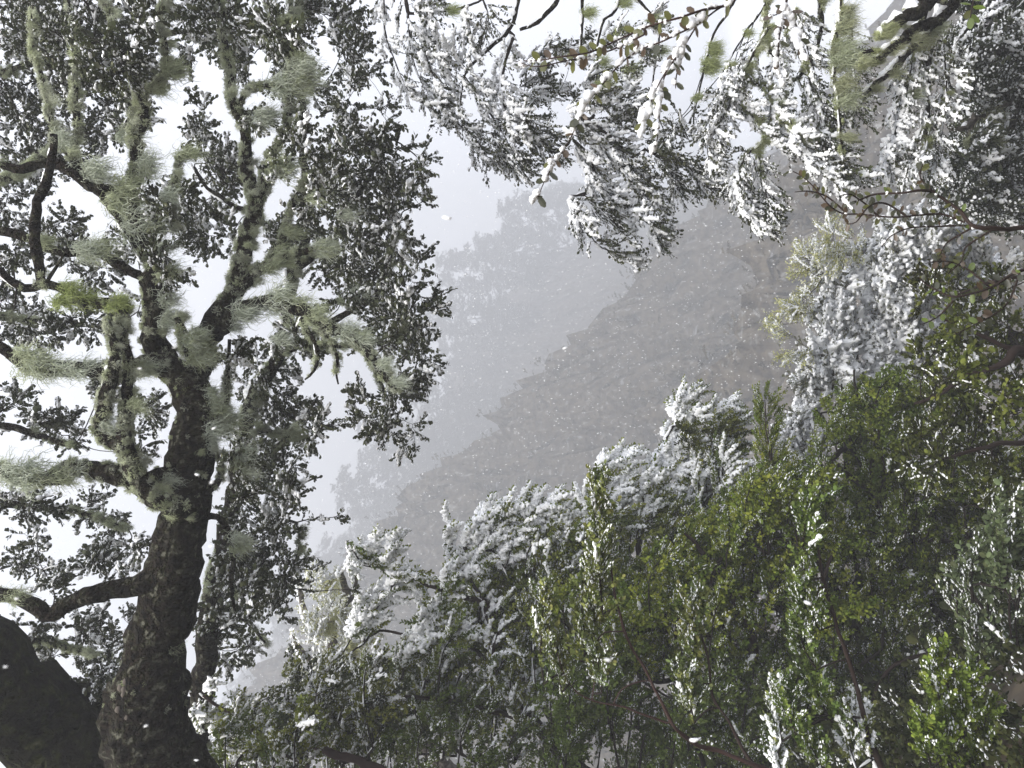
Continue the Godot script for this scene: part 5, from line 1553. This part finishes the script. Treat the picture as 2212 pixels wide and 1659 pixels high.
func near_twigs() -> void:
	rng.seed = 77
	for k in 4:
		var b := new_buf()
		leaf(b, Vector3.ZERO, Vector3(0, 0, 1), Vector3(0, 1, 0), 1.0, 0.52 + 0.04 * k, Color.WHITE, 0.06 + 0.06 * k)
		leaf_meshes.append(buf_mesh(b))
	for e in [["leaf_brown", 0.045, 0.030, 0.020], ["leaf_olive", 0.060, 0.062, 0.024], ["leaf_dark", 0.028, 0.030, 0.020], ["leaf_green", 0.07, 0.095, 0.025], ["leaf_red", 0.10, 0.035, 0.022]]:
		var m := plain(e[1], e[2], e[3], 0.45, 0.5)
		m.backlight_enabled = true
		m.backlight = lin(e[1] * 4.0, e[2] * 4.0, e[3] * 3.0)
		mats[e[0]] = m
	# snow-caked twig with red stems, top centre
	var pl := plant("snow_caked_twig", "close red-stemmed twig caked with snow, slanting down from the top edge at centre", "twig", at(1620, -40, 2.2))
	var d := 2.2
	var a := [V(1640, -60), V(1579, 3), V(1520, 22), V(1472, 38), V(1392, 60), V(1333, 88), V(1266, 116), V(1190, 127), V(1133, 131)]
	var a2 := [V(1392, 75), V(1320, 110), V(1240, 130), V(1163, 142), V(1118, 131)]
	var b2 := [V(1579, 3), V(1550, 20), V(1510, 50), V(1440, 85), V(1392, 103), V(1346, 134), V(1293, 193), V(1256, 243), V(1233, 293), V(1210, 330), V(1173, 393), V(1157, 432)]
	var c := [V(1523, 35), V(1490, 80), V(1459, 127), V(1426, 177), V(1403, 230), V(1386, 288)]
	var e2 := [V(1468, 138), V(1436, 167), V(1426, 227), V(1419, 293), V(1411, 330)]
	var f2 := [V(1480, 110), V(1463, 157), V(1459, 192)]
	twig_line(pl, a, d, 4.5, 1.6, "stem", "red_twig", false)
	for l in [a2, b2, c, e2, f2]:
		twig_line(pl, l, d, 3.0, 1.5, "stem", "red_twig")
	leaves_along(pl, a, d, 19, 0.034, 1.0, ["leaf_brown", "leaf_olive", "leaf_olive"])
	leaves_along(pl, a2, d, 19, 0.034, 0.0, ["leaf_brown", "leaf_olive"])
	leaves_along(pl, b2, d, 17, 0.032, 2.0, ["leaf_brown", "leaf_dark", "leaf_olive"])
	for l in [c, e2, f2]:
		leaves_along(pl, l, d, 17, 0.032, 0.0, ["leaf_brown", "leaf_olive", "leaf_dark"])
	near_leaf(pl, at(1158, 430, d), Vector3(0.1, -0.3, 0).normalized(), 0.02, "leaf_dark")
	wood(pl)
	twig_snow(pl, d, [[a, 0.2, 7.0], [b2, 0.55, 10.0], [c, 0.9, 12.0], [e2, 0.9, 10.0], [f2, 0.5, 8.0], [a2, 0.3, 7.0]], 4.5)

	# second hanging twig near it
	pl = plant("snowy_hanging_twig", "short close twig with snow lumps hanging from the top edge, right of the red-stemmed one", "twig", at(1695, -40, 2.4))
	d = 2.4
	a = [V(1715, -50), V(1699, 0), V(1686, 57), V(1681, 100), V(1683, 140), V(1694, 176)]
	b2 = [V(1700, 10), V(1720, 50), V(1735, 95), V(1752, 130)]
	c = [V(1695, 15), V(1676, 30), V(1662, 28)]
	twig_line(pl, a, d, 4, 1.6, "stem", "brown_twig", false)
	twig_line(pl, b2, d, 3, 1.5, "stem", "brown_twig")
	twig_line(pl, c, d, 2.5, 1.5, "stem", "brown_twig")
	for l in [a, b2, c]:
		leaves_along(pl, l, d, 22, 0.034, 0.0, ["leaf_brown", "leaf_dark"])
	wood(pl)
	twig_snow(pl, d, [[a, 0.8, 8.0], [b2, 0.9, 11.0], [c, 0.5, 6.0]], 4.0)

	# dark branching twig at right
	pl = plant("dark_branching_twig", "close dark twig with reddish-brown leaves fanning in from the right edge", "twig", at(2240, 500, 2.7))
	d = 2.7
	a = [V(2280, 505), V(2212, 497), V(2160, 494), V(2109, 487), V(2072, 450), V(2026, 417), V(1992, 410), V(1949, 416), V(1892, 420), V(1846, 433)]
	b2 = [V(2112, 487), V(2059, 486), V(1979, 490), V(1926, 510), V(1906, 533)]
	c = [V(2085, 478), V(2036, 460), V(1980, 465), V(1919, 470), V(1859, 463), V(1819, 460), V(1786, 437), V(1749, 393), V(1720, 374), V(1704, 368)]
	e2 = [V(2105, 490), V(2052, 520), V(2030, 552)]
	f2 = [V(1830, 461), V(1790, 425), V(1750, 412), V(1717, 414)]
	var g2 := [V(2026, 417), V(1990, 385), V(1996, 352)]
	var h2 := [V(1900, 470), V(1870, 440), V(1838, 418), V(1815, 420)]
	var i2 := [V(2150, 494), V(2090, 530), V(2080, 560), V(2050, 590)]
	var j2 := [V(1960, 468), V(1915, 440), V(1880, 445), V(1850, 480), V(1830, 485)]
	twig_line(pl, a, d, 7, 2, "stem", "brown_twig", false)
	for l in [b2, c, e2, f2, g2, h2, i2, j2]:
		twig_line(pl, l, d, 3.2, 1.3, "stem", "brown_twig")
	leaves_along(pl, a, d, 9, 0.030, 3.0, ["leaf_dark", "leaf_green", "leaf_olive"])
	for l in [b2, c, e2, f2, g2, h2, i2, j2]:
		leaves_along(pl, l, d, 8, 0.027, 0.2, ["leaf_dark", "leaf_brown", "leaf_olive", "leaf_dark"])
	wood(pl)
	twig_snow(pl, d, [[c, 0.25, 4.0], [a, 0.2, 4.0], [b2, 0.2, 4.0], [h2, 0.3, 4.0]], 5.0)

	# a few green leaves in the corner
	pl = plant("green_leaf_sprig", "small sprig of broad green leaves poking in at the top edge near the right corner", "twig", at(2120, -40, 2.6))
	d = 2.6
	a = [V(2130, -50), V(2110, -10), V(2098, 15), V(2095, 40)]
	twig_line(pl, a, d, 3, 1.5, "stem", "brown_twig", false)
	for e in [[2098, 8, -1.0, 0.1], [2100, 14, 0.9, 0.2], [2097, 22, -0.6, 0.8], [2096, 30, 0.7, 0.9], [2095, 38, 0.0, 1.0], [2104, 2, 0.9, -0.4], [2104, 0, -0.8, -0.5]]:
		near_leaf(pl, at(e[0], e[1], d), (cam_basis * Vector3(e[2], -e[3], 0.2)).normalized(), 0.042, "leaf_green" if rnd() < 0.7 else "leaf_olive")
	wood(pl)

	# dark leaves at the right edge of the slope
	pl = plant("dark_leaf_spray", "close spray of dark brown-green leaves before the white bush at right", "twig", at(2260, 640, 3.0))
	d = 3.0
	a = [V(2280, 610), V(2212, 580), V(2140, 620), V(2070, 640), V(2010, 620), V(1985, 600)]
	b2 = [V(2140, 620), V(2090, 580), V(2040, 565), V(2000, 570)]
	c = [V(2070, 640), V(2030, 680), V(1990, 700)]
	e2 = [V(2200, 590), V(2170, 660), V(2110, 700), V(2060, 720)]
	twig_line(pl, a, d, 5, 1.5, "stem", "brown_twig", false)
	for l in [b2, c, e2]:
		twig_line(pl, l, d, 3, 1.3, "stem", "brown_twig")
	for l in [a, b2, c, e2]:
		leaves_along(pl, l, d, 9, 0.036, 0.2, ["leaf_dark", "leaf_brown", "leaf_dark", "leaf_green"])
	wood(pl)


func twig_snow(pl: Plant, d: float, lines: Array, gap: float) -> void:
	# clumps of snow that lie on the upper side of the stems
	var xf := {}
	for e in lines:
		var line: Array = e[0]
		for i in line.size() - 1:
			var a: Vector2 = line[i]
			var b: Vector2 = line[i + 1]
			var n := maxi(1, int(a.distance_to(b) / gap))
			for k in n:
				if rnd() > e[1] + 0.25 * sin(i * 2.1):
					continue
				var q := a.lerp(b, float(k) / n)
				var p := pl.pos[pl.nearest(at(q.x, q.y, d))]
				var s: float = e[2] * d / FOCAL * rnd(0.4, 1.05)
				var t := (at(b.x, b.y, d) - at(a.x, a.y, d)).normalized()
				var f := frame_of(t)
				var mesh: Mesh = lump_meshes[rng.randi() % lump_meshes.size()]
				if not xf.has(mesh):
					xf[mesh] = []
				xf[mesh].append(Transform3D(f.scaled_local(Vector3(s * rnd(0.7, 1.1), s * rnd(0.6, 1.0), s * rnd(0.8, 1.3))), p + f.y * s * rnd(0.4, 0.8) + ball() * s * 0.45))
	for mesh in xf:
		scatter("snow_cover", mesh, xf[mesh], PackedColorArray(), pl.root, -pl.base)


# ---------------------------------------------------------------- falling snow

func snowfall() -> void:
	rng.seed = 123
	var flakes := []
	for k in 3:
		var b := new_buf()
		lump(b, Vector3(k * 0.4, 0, 0) * 0.0, Vector3(0.5, 1.0, 0.5), Color.WHITE, 0.0, 4, 5)
		var vs: PackedVector3Array = b.v
		for i in vs.size():
			vs[i] *= 1.0 + 0.7 * rough_noise.get_noise_3d(vs[i].x * 12.0 + k * 30, vs[i].y * 12.0, vs[i].z * 12.0)
		b.v = vs
		flakes.append(buf_mesh(b, null, mats.snow))
	var air := Node3D.new()
	air.name = "falling_snow"
	add_child(air)
	air.set_meta("kind", "stuff")
	air.set_meta("label", "small white flakes of snow falling through the air")
	air.set_meta("category", "snow")
	for k in 3:
		var xf := []
		for i in 5200:
			var d := pow(rnd(), 0.7) * 24.0 + 5.0
			var p := at(rnd(-100, 2312), rnd(-100, 1760), d)
			var s := rnd(0.0024, 0.0066) * (0.5 + d * 0.115)
			xf.append(Transform3D((Basis(Vector3(0, 0, 1), rnd(-0.6, 0.6)) * Basis(Vector3.UP, rnd(0, TAU))).scaled_local(Vector3.ONE * s), p))
		scatter("flakes", flakes[k], xf, PackedColorArray(), air)
	# large flakes close to the lens
	var big := [
		[965, 470, "large soft snowflake alone in the white sky"], [1220, 752, "snowflake before the misty ridge edge"], [1312, 1425, "large white snowflake beside the tall leafy stalk"],
		[1500, 1598, "largest white snowflake over the stem at the bottom"], [1745, 1302, "white snowflake on the slanting stalk's leaves"], [1748, 1385, "faint snowflake just below the one on the slanting stalk"],
		[462, 925, "snowflake on the upper right edge of the mossy trunk"], [378, 749, "topmost snowflake before the mossy tree's fork"], [302, 796, "snowflake before the left limb under the fork"],
		[426, 1025, "snowflake at the middle of the mossy trunk"], [457, 1042, "small snowflake at the trunk's right edge"], [455, 1180, "snowflake at the trunk's right edge below the middle"],
		[36, 1293, "snowflake on the lower left limb near the left edge"], [315, 1568, "bright snowflake low on the mossy trunk"], [424, 1642, "snowflake at the foot of the mossy trunk"], [12, 1440, "pale snowflake on the leaning black trunk"],
	]
	for i in big.size():
		var e: Array = big[i]
		var d := 0.85 + 0.25 * sin(i * 2.4)
		var o := MeshInstance3D.new()
		o.name = numbered("snowflake")
		o.mesh = flakes[i % 3]
		var s: float = (0.0042 if e[0] in [965, 1500] else 0.0034 if e[0] in [1312, 1745] else 0.0023) * d
		o.transform = Transform3D(Basis(Vector3(0, 0, 1), rnd(-0.4, 0.4)).scaled_local(Vector3(1.0, 1.35, 1.0) * s), at(e[0], e[1], d))
		add_child(o)
		o.set_meta("label", e[2])
		o.set_meta("category", "snowflake")
		o.set_meta("group", "large snowflakes falling near the lens")
